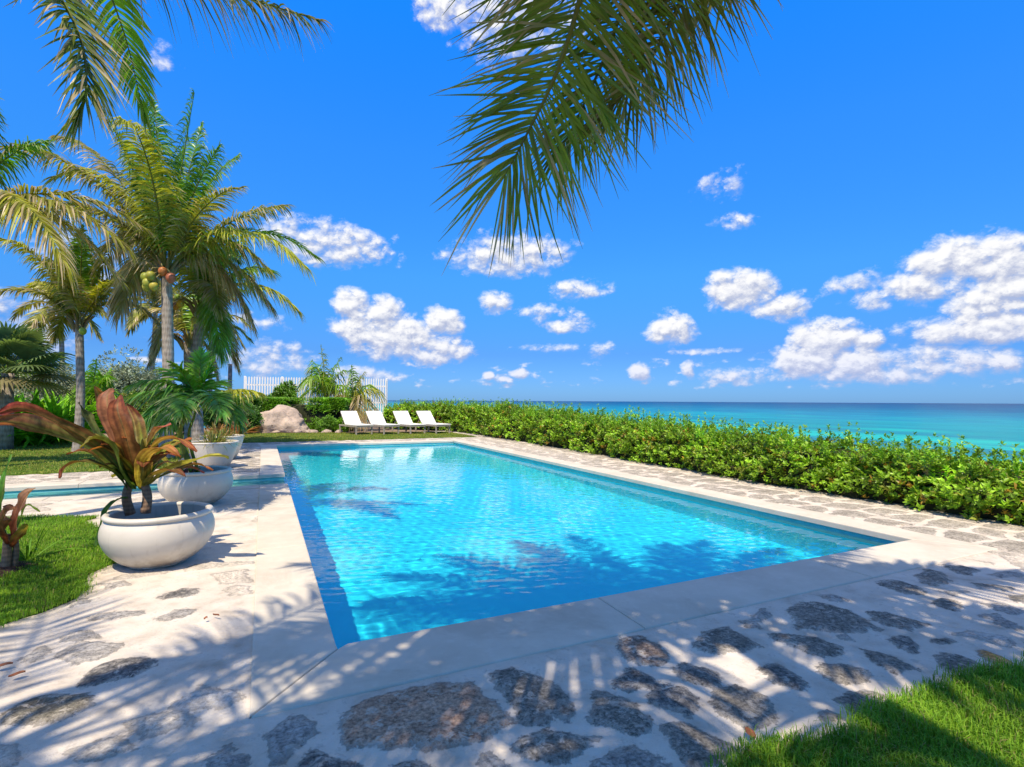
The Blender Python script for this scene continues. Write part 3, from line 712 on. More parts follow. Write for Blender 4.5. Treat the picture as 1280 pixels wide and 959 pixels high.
M_GRASS = leafmat('grass_blade', .5, .35, .8, .2, .2)
def blades(name, poly, dens, ln, wd, seed, zb, label, fall=None, c0=(.11,.28,.018), c1=(.36,.56,.04)):
    r=np.random.default_rng(seed); P=np.array(poly,float); lo,hi=P.min(0),P.max(0)
    n=int((hi-lo).prod()*dens); p=r.uniform(lo,hi,(n,2)); k_=in_poly(p,P)
    p=p[k_]
    q_=np.roll(P,-1,0)-P; sg=r.integers(0,len(P),int(n*.05)) ; pe=P[sg]+q_[sg]*r.uniform(size=(len(sg),1))+r.normal(0,.035,(len(sg),2)); p=np.r_[p,pe]
    if fall is not None: p=p[r.uniform(size=len(p))<fall(p)]
    n=len(p); tuft=vnoise(p,3.5,seed)*.7+vnoise(p,11,seed+1)*.5
    l=ln*r.uniform(.55,1.25,n)*(.6+.7*tuft); a=r.uniform(0,6.28,n); lean=r.uniform(.1,.9,n)
    d=np.stack([np.cos(a),np.sin(a)],1); s=np.stack([-np.sin(a),np.cos(a)],1)
    w_=wd*r.uniform(.7,1.3,n)/2
    V=np.zeros((n,5,3)); b0=np.c_[p,np.full(n,zb)]
    V[:,0]=b0; V[:,0,:2]-=s*w_[:,None]; V[:,1]=b0; V[:,1,:2]+=s*w_[:,None]
    mid=b0+np.c_[d*(l*lean*.3)[:,None],l*.6]
    V[:,2]=mid; V[:,2,:2]+=s*(w_*.8)[:,None]; V[:,3]=mid; V[:,3,:2]-=s*(w_*.8)[:,None]
    V[:,4]=b0+np.c_[d*(l*lean)[:,None],l*(1-.35*lean)]
    base=np.arange(n)[:,None]*5
    t=r.uniform(size=n)*.6+tuft*.5-.2; t=np.clip(t,0,1)[:,None]
    c=np.array(c0)*(1-t)+np.array(c1)*t; dry=r.uniform(size=n)<.06; c[dry]=(.34,.28,.11)
    cc=np.repeat(c[:,None],5,1)
    o=mesh_np(name,V.reshape(-1,3),[base+[0,1,2,3],base+[3,2,4]],M_GRASS,col=cc.reshape(-1,3))
    tag(o,label,'grass',kind='stuff')
fr = lambda p: np.clip(3.2/np.maximum(np.hypot(p[:,0],p[:,1]),.1),0,1)**1.2*(((p[:,0]*RT[0]+p[:,1]*RT[1])/np.maximum(p[:,0]*F[0]+p[:,1]*F[1],.05)<1.25))
blades('grass', [tuple(v) for v in LE_R if True], 15000, .062, .0042, 11, .010, 'long bright green grass at the lower right corner', fall=fr)
fl = lambda p: np.clip(5.0/np.maximum(np.hypot(p[:,0],p[:,1]),.1),0,1)**1.3*(((p[:,0]*RT[0]+p[:,1]*RT[1])/np.maximum(p[:,0]*F[0]+p[:,1]*F[1],.05)>-1.25))*(p[:,1]<9.2)
blades('grass', [tuple(v) for v in LE_L if True], 7500, .042, .005, 12, .008, 'lit and shaded green grass beside the bowl pot on the left', fall=fl)
blades('grass', [(-11.5,14.05),(-1.95,14.05),(-1.95,21.2),(8.2,21.2),(8.2,25.),(-2.2,27),(-11.5,22.5)], 420, .04, .016, 13, .006, 'mown grass of the far lawn behind the pool', c0=(.18,.24,.03), c1=(.44,.42,.09))
# ================================================================== PLANTS
M_FROND = leafmat('palm_leaf', .38, .40, 2.5, .22, .45)
M_LEAF  = leafmat('shrub_leaf', .40, .28, 1.5, .25, .4)
M_BROAD = leafmat('broad_leaf', .5, .48, 11, .4, .28)
def barkmat(name, c0, c1, rings=38, bump=.7):
    m, g, b = mat(name); tc = g.n.new('ShaderNodeTexCoord').outputs['Object']
    s = g.sep(tc); n = g.noise(tc, 9, 5, .65)
    wv = g.math('SINE', g.math('ADD', g.math('MULTIPLY', s[2], rings), g.math('MULTIPLY', n, 3.5)))
    st = g.noise(g.comb(g.math('MULTIPLY', s[0], 30), g.math('MULTIPLY', s[1], 30), g.math('MULTIPLY', s[2], 5)), 1, 4, .6)
    f = g.math('ADD', g.math('MULTIPLY', wv, .07), g.math('MULTIPLY', st, .9))
    g.l.new(g.ramp(f, [(.2,c0),(.62,c1)]), b.inputs['Base Color']); b.inputs['Roughness'].default_value = .9
    bn = g.n.new('ShaderNodeBump'); bn.inputs['Strength'].default_value = bump; bn.inputs['Distance'].default_value = .02
    g.l.new(f, bn.inputs['Height']); g.l.new(bn.outputs[0], b.inputs['Normal']); return m
M_TRUNK = barkmat('palm_bark', (.13,.105,.085), (.40,.35,.29))
M_STEM = barkmat('brown_stem', (.10,.055,.03), (.30,.19,.11), 160, .5)
M_WOODY = simple('twig_wood', (.14,.10,.07), .9, nscale=20, namp=.4)

def frond_geo(mb, pts, ll=.7, n=80, cg=(.08,.17,.02), cy=(.30,.28,.05), dry=0., droop=.55, wd=.034, seed=0, petiole=.16, rachis_r=.022, up=None, twist=0., crush=1., tipl=.38, segs=4, lean=(.25,.75), mess=1.):
    """one pinnate frond along the curve pts. leaflets droop, tips turn yellow or brown"""
    r=np.random.default_rng(seed+100); cv=bez(pts,40); L_=np.cumsum(np.r_[0,np.linalg.norm(np.diff(cv,axis=0),axis=1)]); T=L_[-1]
    u=np.linspace(petiole,.995,n)+r.normal(0,.002,n); u=np.clip(u,0,1)
    pos=np.stack([np.interp(u*T,L_,cv[:,k_]) for k_ in range(3)],1)
    tg=np.gradient(cv,axis=0); tan=nrm(np.stack([np.interp(u*T,L_,tg[:,k_]) for k_ in range(3)],1))
    upv=np.array(up if up is not None else (0,0,1.)); side=np.cross(tan,upv); bad=np.linalg.norm(side,axis=1)<.15
    hor=cv[-1]-cv[0]; sref=nrm(np.cross(hor,upv)) if np.linalg.norm(np.cross(hor,upv))>.1 else np.array((1,0,0.))
    side=nrm(side); side=np.where((side@sref<0)[:,None],-side,side); side=nrm(side*.6+sref*.4+0)
    side=nrm(side-tan*np.sum(side*tan,1,keepdims=True)); nor=np.cross(side,tan); nor=np.where((nor[:,2:]<0)&(np.abs(nor[:,2:])>.1),-nor,nor)
    if twist:
        a=twist*u[:,None]; side,nor=side*np.cos(a)+nor*np.sin(a),nor*np.cos(a)-side*np.sin(a)
    prof=np.where(u<.42,.55+.45*np.sin((u-petiole)/(.42-petiole)*np.pi/2),1-(1-tipl)*((u-.42)/.58)**1.5)
    allV=[];allQ=[];allC=[];n0=0
    ks=segs+1; s=np.linspace(0,1,ks)
    for sgn in (-1,1):
        ln=ll*prof*r.uniform(.86-.12*(mess-1),1.1,n)
        ang=(lean[0]+lean[1]*u)+r.normal(0,.07*mess,n)+.8*np.clip((u-.84)/.16,0,1)**1.5           # forward lean grows to the tip
        d=nrm(side*sgn*np.cos(ang)[:,None]+tan*np.sin(ang)[:,None]+nor*(.28+.12*mess*r.normal(size=n))[:,None]*crush)
        g_=droop*(.6+.8*r.uniform(size=n))
        P=pos[:,None,:]+d[:,None,:]*(s*1.0)[None,:,None]*ln[:,None,None]
        P=P+np.array((0,0,-1.))*(s**2)[None,:,None]*(g_*ln)[:,None,None]
        sw=r.normal(0,.05*mess,(n,3)); P=P+sw[:,None,:]*(s**2)[None,:,None]*ln[:,None,None]
        dd=nrm(np.gradient(P,axis=1))
        wv=nrm(np.cross(dd,np.broadcast_to(nor[:,None,:],dd.shape)))
        tw=r.uniform(-.9,.9,n)[:,None,None]; wv=nrm(wv+np.cross(dd,wv)*tw)
        wp=wd*np.array([.55,1,.9,.6,.08] if segs==4 else np.r_[.55,np.linspace(1,.5,segs-1),.06])[None,:,None]*(.75+.5*prof)[:,None,None]*.5
        A_=P-wv*wp; B_=P+wv*wp
        V=np.stack([A_,B_],2).reshape(-1,3)        # n,ks,2
        idx=np.arange(n)[:,None,None]*ks*2+np.arange(segs)[None,:,None]*2
        Q=(idx+np.array([0,1,3,2])).reshape(-1,4)
        t=np.clip(s[None,:]*1.0-.55+r.uniform(-.25,.25,(n,1)),0,1)**1.2
        y=np.clip(t*1.1+dry*.5,0,1)[...,None]
        base=np.array(cg)*(r.uniform(.75,1.25,(n,1,1)))
        c=base*(1-y)+np.array(cy)*y
        br=((r.uniform(size=(n,1))<dry)*np.clip(s[None,:]*2.2-.2,0,1)+ np.clip((s[None,:]-.86)*7,0,1)*(r.uniform(size=(n,1))<.35))[...,None]
        br=np.clip(br,0,1); c=c*(1-br)+np.array((.54,.42,.25))*br
        c=np.repeat(c,2,axis=1).reshape(-1,3)
        mb.add(V,Q,col=c)
    rr=rachis_r*np.linspace(1.25,.12,14)
    cr=bez(pts,14); cc=np.linspace(0,1,14)[:,None]; cl=np.array((.28,.27,.05))*(1-cc)+np.array((.16,.20,.03))*cc
    if dry>.6: cl=np.tile((.33,.22,.11),(14,1))
    mb.tube(cr,rr,6,col=cl)

def trunk_geo(pts, r0, r1, n=60, seg=16, flare=1.5, seed=0):
    mb=MB(); cv=bez(pts,n); t=np.linspace(0,1,n); r=r0+(r1-r0)*t+(flare-1)*r0*np.exp(-t*14)
    r=r*(1+.035*((np.arange(n)%3)==0)); mb.tube(cv,r,seg); return mb,cv
def sheath(mb, top, r, n=10, seed=0, h=.5):
    """fibrous leaf bases round the top of the trunk"""
    rg=np.random.default_rng(seed)
    for i in range(n):
        a=i*2.4+rg.uniform(0,.4); d=np.array((math.cos(a),math.sin(a),0))
        p0=top+d*r*.8+UP*(-h*.5+rg.uniform(0,h*.4)); p1=p0+UP*h*.5+d*r*.9; p2=p1+UP*h*.35+d*r*1.4
        mb.tube([p0,p1,p2],[r*.35,r*.28,r*.1],6,col=(.36,.25,.14) if i%2 else (.28,.24,.10))
def coco_palm(label, base, top, r0, r1, fronds, nuts=(), seed=0, group='coconut palms around the pool', bend=(0,0,0), ll=.70, n=118, wd=.032):
    base=np.array(base,float); top=np.array(top,float)
    t=thing('coconut_palm', label, 'palm tree', tuple(base), group)
    mid=(base+top)/2+np.array(bend)
    mb,cv=trunk_geo([base-UP*.1,base*.75+top*.25+np.array(bend)*.7,mid,top],r0,r1,seed=seed)
    mb.build('trunk', M_TRUNK, t, smooth=True, col=False)
    cb=MB(); sheath(cb, top, r1*1.2, 12, seed)
    for i,f in enumerate(fronds):
        kw=dict(ll=ll,n=n,wd=wd,seed=seed*50+i); kw.update(f[1])
        up_=f[0][-1]-f[0][0]
        if up_[2]>.55*np.linalg.norm(up_) and 'lean' not in f[1]: kw.update(lean=(.3,.55),ll=ll*1.25,droop=.8,n=int(n*1.15))
        frond_geo(cb, f[0], **kw)
    cb.build('crown', M_FROND, t)
    for (dx,dy_,dz_,rad,c) in nuts:
        rad=rad*.86
        nb=MB(); a=np.linspace(0,np.pi,10); prof=np.stack([rad*np.sin(a)*(1-.12*np.cos(a)),-rad*1.18*np.cos(a)],1)
        p=top+RT*dx+F*dy_+UP*dz_
        nb.lathe(prof,p,14,col=c); nb.tube([p+UP*rad,p+UP*rad*2-RT*dx*.3,top+UP*.05],[.014,.014,.02],5,col=(.3,.25,.08))
        nb.build('coconut', M_NUT, t, smooth=True)
    return t
M_NUT = leafmat('coconut_husk', .45, 0.0, 14, .15)
def W(px, py, d):
    """world point seen at pixel (px, py) of the survey photograph at depth d metres; used to read positions off the survey"""
    cx,cy=px-640,-(py-479.5); c,s=math.cos(ROLL),math.sin(ROLL); X_=c*cx-s*cy; Y_=s*cx+c*cy
    cp,sp=math.cos(PITCH),math.sin(PITCH); fw=cp*660-sp*Y_; u=sp*660+cp*Y_
    return (RT*X_+F*fw+UP*u)*(d/fw)+UP*EYE
def frs(top, specs, seed=0, **kw):
    """fronds of a crown: (right, up, forward) tip offset in metres, lift of the bow, options"""
    out=[]; r=np.random.default_rng(seed)
    for sp_ in specs:
        dx,dz_,df,lift=sp_[:4]; o=dict(kw); 
        if len(sp_)>4: o.update(sp_[4])
        tip=top+RT*dx+UP*dz_+F*df; ln=np.linalg.norm(tip-top)
        m1=top+(tip-top)*.35+UP*lift*ln; m2=top+(tip-top)*.72+UP*lift*ln*.85
        out.append(([top,m1,m2,tip],o))
    return out
G1=(.15,.34,.02); G2=(.20,.38,.02); YG=(.44,.46,.04); OL=(.30,.32,.04); BR=(.30,.21,.11); GY=(.40,.38,.06)

# ---- the tall palm in front, trunk at the left third
top=W(208,338,14.0); base=W(207,573,14.0); base[2]=0
px=14/660.
S=lambda x,y,f=0: ((x-208)*px,(338-y)*px,f)
sp=[(*S(165,103,.6),.10,dict(cg=G1,droop=.35)),(*S(185,100,-.5),.08,dict(cg=G1,droop=.3)),(*S(232,104,.2),.04,dict(cg=G1,droop=.3)),(*S(215,120,1.2),.05,dict(cg=G1,droop=.3)),
    (*S(282,188,-.4),.10,dict(cg=G1,droop=.4)),(*S(265,165,1.2),.12,dict(cg=G2,droop=.4)),(*S(140,135,-1),.12,dict(cg=G1,droop=.4)),(*S(120,150,1),.14,dict(cg=G1)),
    (*S(42,155,.5),.16,dict(cg=OL,cy=(.36,.28,.10),dry=.35)),(*S(60,215,-1.5),.2,dict(cg=OL,dry=.3)),
    (*S(98,235,-.8),.30,dict(cg=YG,cy=GY,droop=.9)),(*S(20,260,.8),.18,dict(cg=OL,dry=.4)),(*S(8,300,-.8),.26,dict(cg=YG,dry=.3,droop=.9)),
    (*S(60,330,1.6),.3,dict(cg=OL,dry=.55,droop=1)),(*S(118,350,1.2),.3,dict(cg=OL,dry=.5,droop=1)),(*S(95,285,1.6),.3,dict(cg=YG,dry=.35,droop=1)),
    (*S(342,240,.8),.10,dict(cg=OL,cy=(.34,.30,.12),dry=.3)),(*S(330,255,-1.2),.16,dict(cg=OL,dry=.2)),(*S(397,342,-.6),.24,dict(cg=YG,cy=GY,droop=.8)),(*S(370,300,1.6),.22,dict(cg=G2)),
    (*S(318,325,.8),.3,dict(cg=YG,dry=.3,droop=1)),(*S(320,375,1.0),.3,dict(cg=OL,dry=.5,droop=1)),(*S(285,395,1.4),.36,dict(cg=OL,dry=.7,droop=1.1,cy=BR)),
    (*S(118,385,.9),.34,dict(cg=OL,dry=.7,droop=1.1,cy=BR)),(*S(245,215,-2.8),.25,dict(cg=YG)),(*S(150,220,2.8),.2,dict(cg=G2))]
nuts=[(-.38,-.25,-.25,.13,(.28,.32,.04)),(-.28,-.32,-.42,.13,(.34,.36,.05)),(-.16,-.38,-.24,.125,(.30,.30,.04)),(-.45,-.1,-.48,.12,(.34,.34,.05)),(-.12,-.3,-.5,.125,(.42,.36,.05)),(.32,-.3,-.28,.14,(.38,.12,.06)),(.14,-.36,-.12,.12,(.45,.16,.04))]
coco_palm('tallest coconut palm with green nuts and a straight grey trunk', base, top, .16,.125, frs(top,sp), nuts, 1, bend=(.05,0,0))

# ---- two palms close behind it on the right
top=W(249,385,16.5); base=W(248,563,16.5); base[2]=0; px=16.5/660
S=lambda x,y,f=0: ((x-249)*px,(385-y)*px,f)
sp=[(*S(368,386,.4),.26,dict(cg=YG,cy=(.38,.32,.12),droop=.9)),(*S(325,330,.8),.2,dict(cg=G2)),(*S(300,300,0),.14,dict(cg=G1)),(*S(268,270,.8),.1,dict(cg=G1)),(*S(230,285,.4),.1,dict(cg=OL)),
    (*S(295,445,-.8),.42,dict(cg=G2,cy=BR,droop=.9)),(*S(310,400,-1.6),.34,dict(cg=OL,dry=.4)),(*S(280,455,.8),.4,dict(cg=OL,dry=.75,cy=BR)),(*S(205,440,-.4),.4,dict(cg=OL,dry=.85,cy=BR)),
    (*S(325,340,-1.4),.3,dict(cg=G2)),(*S(270,320,-2),.3,dict(cg=YG))]
nuts=[(-.55,-.3,.0,.13,(.55,.24,.03)),(-.38,-.35,.06,.125,(.60,.42,.04)),(-.6,-.15,.3,.10,(.25,.4,.05)),(.1,-.4,-.45,.12,(.4,.36,.05))]
coco_palm('shorter coconut palm with orange nuts just right of the tallest trunk', base, top, .17,.13, frs(top,sp), nuts, 2, bend=(-.06,0,0))
top=W(236,428,17.5); base=W(238,557,17.5); base[2]=0; px=17.5/660
S=lambda x,y,f=0: ((x-236)*px,(428-y)*px,f)
sp=[(*S(300,420,.6),.3,dict(cg=YG)),(*S(160,395,.6),.28,dict(cg=GY,dry=.4)),(*S(180,350,1),.2,dict(cg=OL,dry=.3)),(*S(230,330,1.2),.1,dict(cg=G2)),(*S(275,350,1.5),.2,dict(cg=G2)),(*S(200,455,-.4),.4,dict(cg=OL,dry=.9,cy=BR)),(*S(150,420,1.8),.3,dict(cg=OL,dry=.6)),(*S(265,470,.3),.4,dict(cg=OL,dry=.9,cy=BR))]
coco_palm('low brown-skirted coconut palm between the two middle trunks', base, top, .17,.15, frs(top,sp), (), 3, ll=.55)

# ---- palm with a slender trunk further left
top=W(99,405,15.5); base=W(97,566,15.5); base[2]=0; px=15.5/660
S=lambda x,y,f=0: ((x-99)*px,(405-y)*px,f)
sp=[(*S(15,355,.5),.2,dict(cg=YG)),(*S(5,385,-.8),.26,dict(cg=OL,dry=.4)),(*S(45,310,.8),.16,dict(cg=OL)),(*S(85,285,.4),.08,dict(cg=G2)),(*S(120,290,-.6),.1,dict(cg=G2)),(*S(160,320,.6),.16,dict(cg=OL,dry=.3)),
    (*S(195,360,-.4),.24,dict(cg=YG)),(*S(180,405,.8),.34,dict(cg=OL,dry=.5)),(*S(40,420,.8),.36,dict(cg=OL,dry=.5)),(*S(70,320,-1.8),.2,dict(cg=YG)),(*S(130,350,-2),.24,dict(cg=OL,dry=.3)),(*S(25,330,1.8),.2,dict(cg=OL))]
coco_palm('slender-trunked coconut palm on the left lawn', base, top, .12,.10, frs(top,sp), [(.32,-.25,-.25,.11,(.3,.4,.05))], 4, ll=.55, bend=(.05,0,.0))

# ---- palm rooted beyond the left edge whose fronds come into view
top=W(-70,285,10.5); base=W(-120,630,10.5); base[2]=0; px=10.5/660
S=lambda x,y,f=0: ((x+70)*px,(285-y)*px,f)
sp=[(*S(20,155,.6),.14,dict(cg=G1)),(*S(5,120,-.4),.1,dict(cg=G1)),(*S(150,305,.3),.22,dict(cg=OL,dry=.45,droop=.9)),(*S(140,265,1.0),.2,dict(cg=OL,dry=.4)),(*S(120,345,-.6),.32,dict(cg=YG,dry=.45,droop=1)),
    (*S(95,330,1.2),.3,dict(cg=YG,dry=.5)),(*S(-160,150,0),.15,dict(cg=G1)),(*S(-220,280,0),.25,dict(cg=OL)),(*S(-180,380,0),.35,dict(cg=OL)),(*S(-40,90,0),.1,dict(cg=G1))]
coco_palm('coconut palm at the left edge with drooping tan-tipped fronds', base, top, .17,.13, frs(top,sp), (), 5, bend=(-.1,0,0))

# ---- near palm off the left side: two fronds hang into the top left corner
top=W(10,-175,5.4); base=np.array((-7.0,4.0,0)); 
fr_=[([top,W(45,-60,5.3),W(98,40,5.2),W(108,112,5.1),W(98,148,5.1)],dict(cg=(.10,.19,.02),ll=.62,n=150,wd=.022,droop=.45,dry=.3,mess=1.8,tipl=.5,petiole=.12)),
     ([top,W(110,-90,5.6),W(230,-30,5.9),W(330,4,6.0),W(400,26,6.0)],dict(cg=(.10,.16,.03),ll=.50,n=130,wd=.020,droop=1.1,dry=.45,mess=2,petiole=.12))]
for i,(a_,e_,l_) in enumerate([(200,40,4),(160,10,4.2),(120,50,4),(250,15,4.3),(300,35,4.2),(80,5,4.),(230,65,3.8),(340,60,3.8),(20,75,3.6)]):
    d=np.array((math.cos(R_(a_)),math.sin(R_(a_)),0)); tip=top+d*l_*math.cos(R_(e_))*.9+UP*(l_*math.sin(R_(e_))-1.2)
    fr_.append(([top,top+(tip-top)*.4+UP*.8,top+(tip-top)*.75+UP*.7,tip],dict(cg=G1)))
coco_palm('tall leaning coconut palm whose fronds hang into the upper left corner', base, top, .17,.12, fr_, (), 6, bend=(-.4,.3,.3), ll=.62, n=70, wd=.042)

# ---- overhead palm behind the camera: hanging fronds top centre, the shade on the deck
OT=np.array((1.15,.15,5.3)); base=np.array((1.9,-3.6,0)); top=OT
fr_=[([top,W(770,-330,2.3),W(738,-60,2.75),W(700,80,3.0),W(660,165,3.15),W(630,222,3.2)],dict(cg=(.20,.31,.03),ll=.82,n=260,wd=.0165,droop=.25,dry=.22,mess=1.9,tipl=.60,petiole=.14,crush=.15,up=-F*.9+UP*.2,lean=(.15,.3),cy=(.22,.24,.06))),
     ([top,W(830,-330,2.5),W(800,-80,3.0),W(768,40,3.3),W(730,130,3.45),W(700,190,3.5)],dict(cg=(.17,.25,.025),ll=.66,n=210,wd=.0165,droop=.35,dry=.3,mess=2.2,tipl=.55,petiole=.14,crush=.15,up=-F*.9+UP*.2,lean=(.15,.4),cy=(.28,.26,.06))),
     ([top,W(940,-330,2.5),W(880,-80,2.95),W(838,30,3.15),W(792,105,3.25),W(748,150,3.3)],dict(cg=(.22,.25,.03),ll=.58,n=210,wd=.0155,droop=.45,dry=.35,mess=2.2,tipl=.5,petiole=.14,crush=.15,up=-F*.9+UP*.2,lean=(.1,.6),cy=(.30,.22,.06))),
     ([top,W(960,-300,2.6),W(950,-120,3.1),W(915,-40,3.35),W(880,10,3.5)],dict(cg=(.24,.19,.05),ll=.45,n=80,wd=.022,droop=.9,dry=.5,petiole=.2))]
for i,(a_,e_,l_,dr) in enumerate(OVER):
    d=np.array((math.cos(R_(a_)),math.sin(R_(a_)),0)); tip=top+d*l_*math.cos(R_(e_))*.92+UP*(l_*math.sin(R_(e_))-1.1)
    fr_.append(([top,top+(tip-top)*.38+UP*.75,top+(tip-top)*.74+UP*.7,tip],dict(cg=G1,dry=.1,droop=dr,seed=900+i,**(dict(n=80 if e_<26 else 54,wd=.038,mess=1.6) if 30<a_<145 else {}))))
coco_palm('overhanging coconut palm whose big fronds fill the top centre', base, top, .18,.12, fr_, [(-.2,-.1,-.3,.12,(.3,.35,.05)),(.15,-.25,-.35,.12,(.3,.35,.05))], 7, bend=(.1,-.2,.3), ll=.70, n=100, wd=.05)

top=np.array((-2.9,.5,5.2)); fr_=[]
for i,(a_,e_,l_,dr) in enumerate(OVER2):
    d=np.array((math.cos(R_(a_)),math.sin(R_(a_)),0)); tip=top+d*l_*math.cos(R_(e_))*.92+UP*(l_*math.sin(R_(e_))-1.1)
    fr_.append(([top,top+(tip-top)*.38+UP*.75,top+(tip-top)*.74+UP*.7,tip],dict(cg=G1,dry=.1,droop=dr,seed=950+i)))
coco_palm('out-of-frame coconut palm whose fronds throw streaky shade on the left deck', (-3.9,-2.6,0), top, .18,.12, fr_, (), 8, bend=(-.1,-.2,.3), ll=.66, n=58, wd=.034)

# ---- young coconut palms by the fence
def young_palm(label, base, tips, seed, ll=.5, group='young palms beside the fence', n=44, wd=.05):
    base=np.array(base,float); t=thing('young_palm', label, 'palm tree', tuple(base), group)
    sb=MB(); top=base+UP*tips[0]; sb.tube([base-UP*.05,base+UP*tips[0]*.5,top],[.14,.11,.08],10,col=(1,1,1)); sb.build('trunk', M_STEM, t, smooth=True, col=False)
    cb=MB()
    for i,(dx,dz_,df,lift,o) in enumerate(tips[1]):
        for pts,kw in frs(top,[(dx,dz_,df,lift,o)]):
            k2=dict(ll=ll*1.9,n=34,wd=wd*.9,seed=seed*30+i,droop=1.0,lean=(.35,.5),tipl=.3); k2.update(kw); frond_geo(cb,pts,**k2)
    cb.build('crown', M_FROND, t); return t
b0=W(407,537,28.5); b0[2]=0; q=28.5/660
young_palm('larger young coconut palm in front of the white picket fence', b0, (1.6,[(-30*q,20*q,0,.3,dict(cg=G1)),(-22*q,48*q,.5,.15,dict(cg=G1)),(-8*q,66*q,0,.10,dict(cg=YG)),(14*q,52*q,.4,.12,dict(cg=G2)),(27*q,35*q,0,.25,dict(cg=G2)),(32*q,8*q,-.5,.35,dict(cg=G2)),(-28*q,-2*q,-.5,.4,dict(cg=G1)),(28*q,-6*q,.5,.4,dict(cg=YG,dry=.3)),(-12*q,20*q,-1.4,.4,dict(cg=G2)),(-27*q,38*q,.8,.3,dict(cg=G1))]), 11, ll=.62)
b0=W(440,537,27.8); b0[2]=0; q=27.8/660
young_palm('smaller young palm with brown hanging fronds beside the picket fence', b0, (1.3,[(-2*q,48*q,0,.08,dict(cg=G2)),(12*q,40*q,.3,.15,dict(cg=OL)),(38*q,12*q,0,.3,dict(cg=YG)),(28*q,-14*q,-.4,.5,dict(cg=OL,dry=.5)),(-22*q,-14*q,-.5,.5,dict(cg=OL,dry=.8,cy=BR)),(-24*q,6*q,0,.3,dict(cg=OL,dry=.7,cy=BR)),(14*q,-18*q,-.8,.5,dict(cg=OL,dry=.9,cy=BR)),(4*q,-20*q,-.6,.4,dict(cg=OL,dry=.9,cy=BR)),(22*q,22*q,.8,.3,dict(cg=G2))]), 12, ll=.5)
b0=W(112,552,19.5); b0[2]=0; q=19.5/660
young_palm('bright green seedling palm behind the slender left trunk', b0, (1.3,[(6*q,100*q-1.3,0,.1,dict(cg=(.18,.40,.02))),(22*q,80*q-1.3,0,.2,dict(cg=(.18,.40,.02))),(-14*q,70*q-1.3,.4,.2,dict(cg=(.16,.36,.02))),(26*q,55*q-1.3,.3,.3,dict(cg=(.18,.40,.02))),(10*q,88*q-1.3,.5,.1,dict(cg=(.15,.35,.02)))]), 13, ll=.5, group='palms on the left lawn')

# ---- slender distant palms
def far_palm(label, pb, pt, d, seed):
    top=W(*pt,d); base=W(pb[0],pb[1],d); base[2]=0
    coco_palm(label, base, top, .13,.10, frs(top,[(dx,dz_,df,.25,dict(cg=OL,dry=.3)) for dx,dz_,df in [(-2.4,-.3,0),(-1.6,1.4,.4),(-.2,2.3,0),(1.4,1.5,-.4),(2.3,-.2,0),(-1.8,-1.3,.5),(1.7,-1.3,.4),(.4,1,-2),(-.5,.8,2),(0,-1.2,-1.8)]]), (), seed, group='distant palms beyond the garden', n=40, wd=.07)
far_palm('thin distant palm trunk behind the left fan palm', (80,540),(76,390),27,21)
far_palm('thin distant palm trunk left of the tallest palm', (186,540),(195,385),29,22)
far_palm('thin distant palm trunk right of the tallest palm', (262,538),(264,405),31,23)
# ================================================================== LEAFY SHRUBS AND HEDGES
def leaf_cloud(mb, pos, out, size, col, seed, per=7, spread=.9, curl=.25, var=.3, sizevar=.3, shape=.42, yel=.0, open_=.7):
    """rosettes of folded pointed leaves; pos (n,3) tips of sprigs, out (n,3) twig direction"""
    r=np.random.default_rng(seed); n=len(pos); out=nrm(out)
    ref=np.where(np.abs(out[:,2:])>.9,np.array([[1.,0,0]]),np.array([[0,0,1.]])); a_=nrm(np.cross(out,ref)); b_=np.cross(out,a_)
    size=np.broadcast_to(size,(n,))
    ccol=np.array(col)*(1+var*(r.uniform(size=(n,1))*2-1))
    ccol*=(.62+.76*vnoise(pos,1.9,seed))[:,None]
    if yel:
        yk=r.uniform(size=n)<yel; ccol[yk]=np.array((.42,.26,.03))*r.uniform(.6,1.2,(yk.sum(),1))
        yk=r.uniform(size=n)<yel*2; ccol[yk]=np.array((.24,.28,.03))*r.uniform(.8,1.2,(yk.sum(),1))
    Vs=[];Cs=[]
    for k_ in range(per):
        ph=k_*2.4+r.uniform(0,.8,n); th=(.25+open_*(k_+.5)/per*1.6)+r.normal(0,.15,n)
        d=out*np.cos(th)[:,None]+(a_*np.cos(ph)[:,None]+b_*np.sin(ph)[:,None])*np.sin(th)[:,None]
        s_=nrm(np.cross(d,out)+.15*r.normal(size=(n,3))); up_=nrm(np.cross(s_,d)); up_=np.where((np.sum(up_*out,1)<0)[:,None],-up_,up_)
        L_=(size*r.uniform(1-sizevar,1+sizevar,n))[:,None]; w_=L_*shape*.5
        base=pos-out*L_*(k_/per*.8)
        m1=base+d*L_*.45-up_*L_*.04; tp=base+d*L_-up_*L_*curl*r.uniform(.2,1.2,(n,1))
        V=np.stack([base,m1+s_*w_+up_*w_*.35,tp,m1-s_*w_+up_*w_*.35,m1+d*L_*.05],1)
        Vs.append(V); sh=r.uniform(.8,1.25,(n,1)); Cs.append(np.repeat((ccol*sh)[:,None],5,1))
    V=np.concatenate(Vs).reshape(-1,3); c=np.concatenate(Cs).reshape(-1,3)
    i=np.arange(n*per)[:,None]*5
    mb.add(V,[],np.concatenate([i+[0,1,4],i+[1,2,4],i+[2,3,4],i+[3,0,4]]),c)
M_CORE = simple('hedge_dark_core', (.035,.04,.018), .95, .1, 6, .4)  # solid filler inside hedges; the dark of their interior is put into this colour

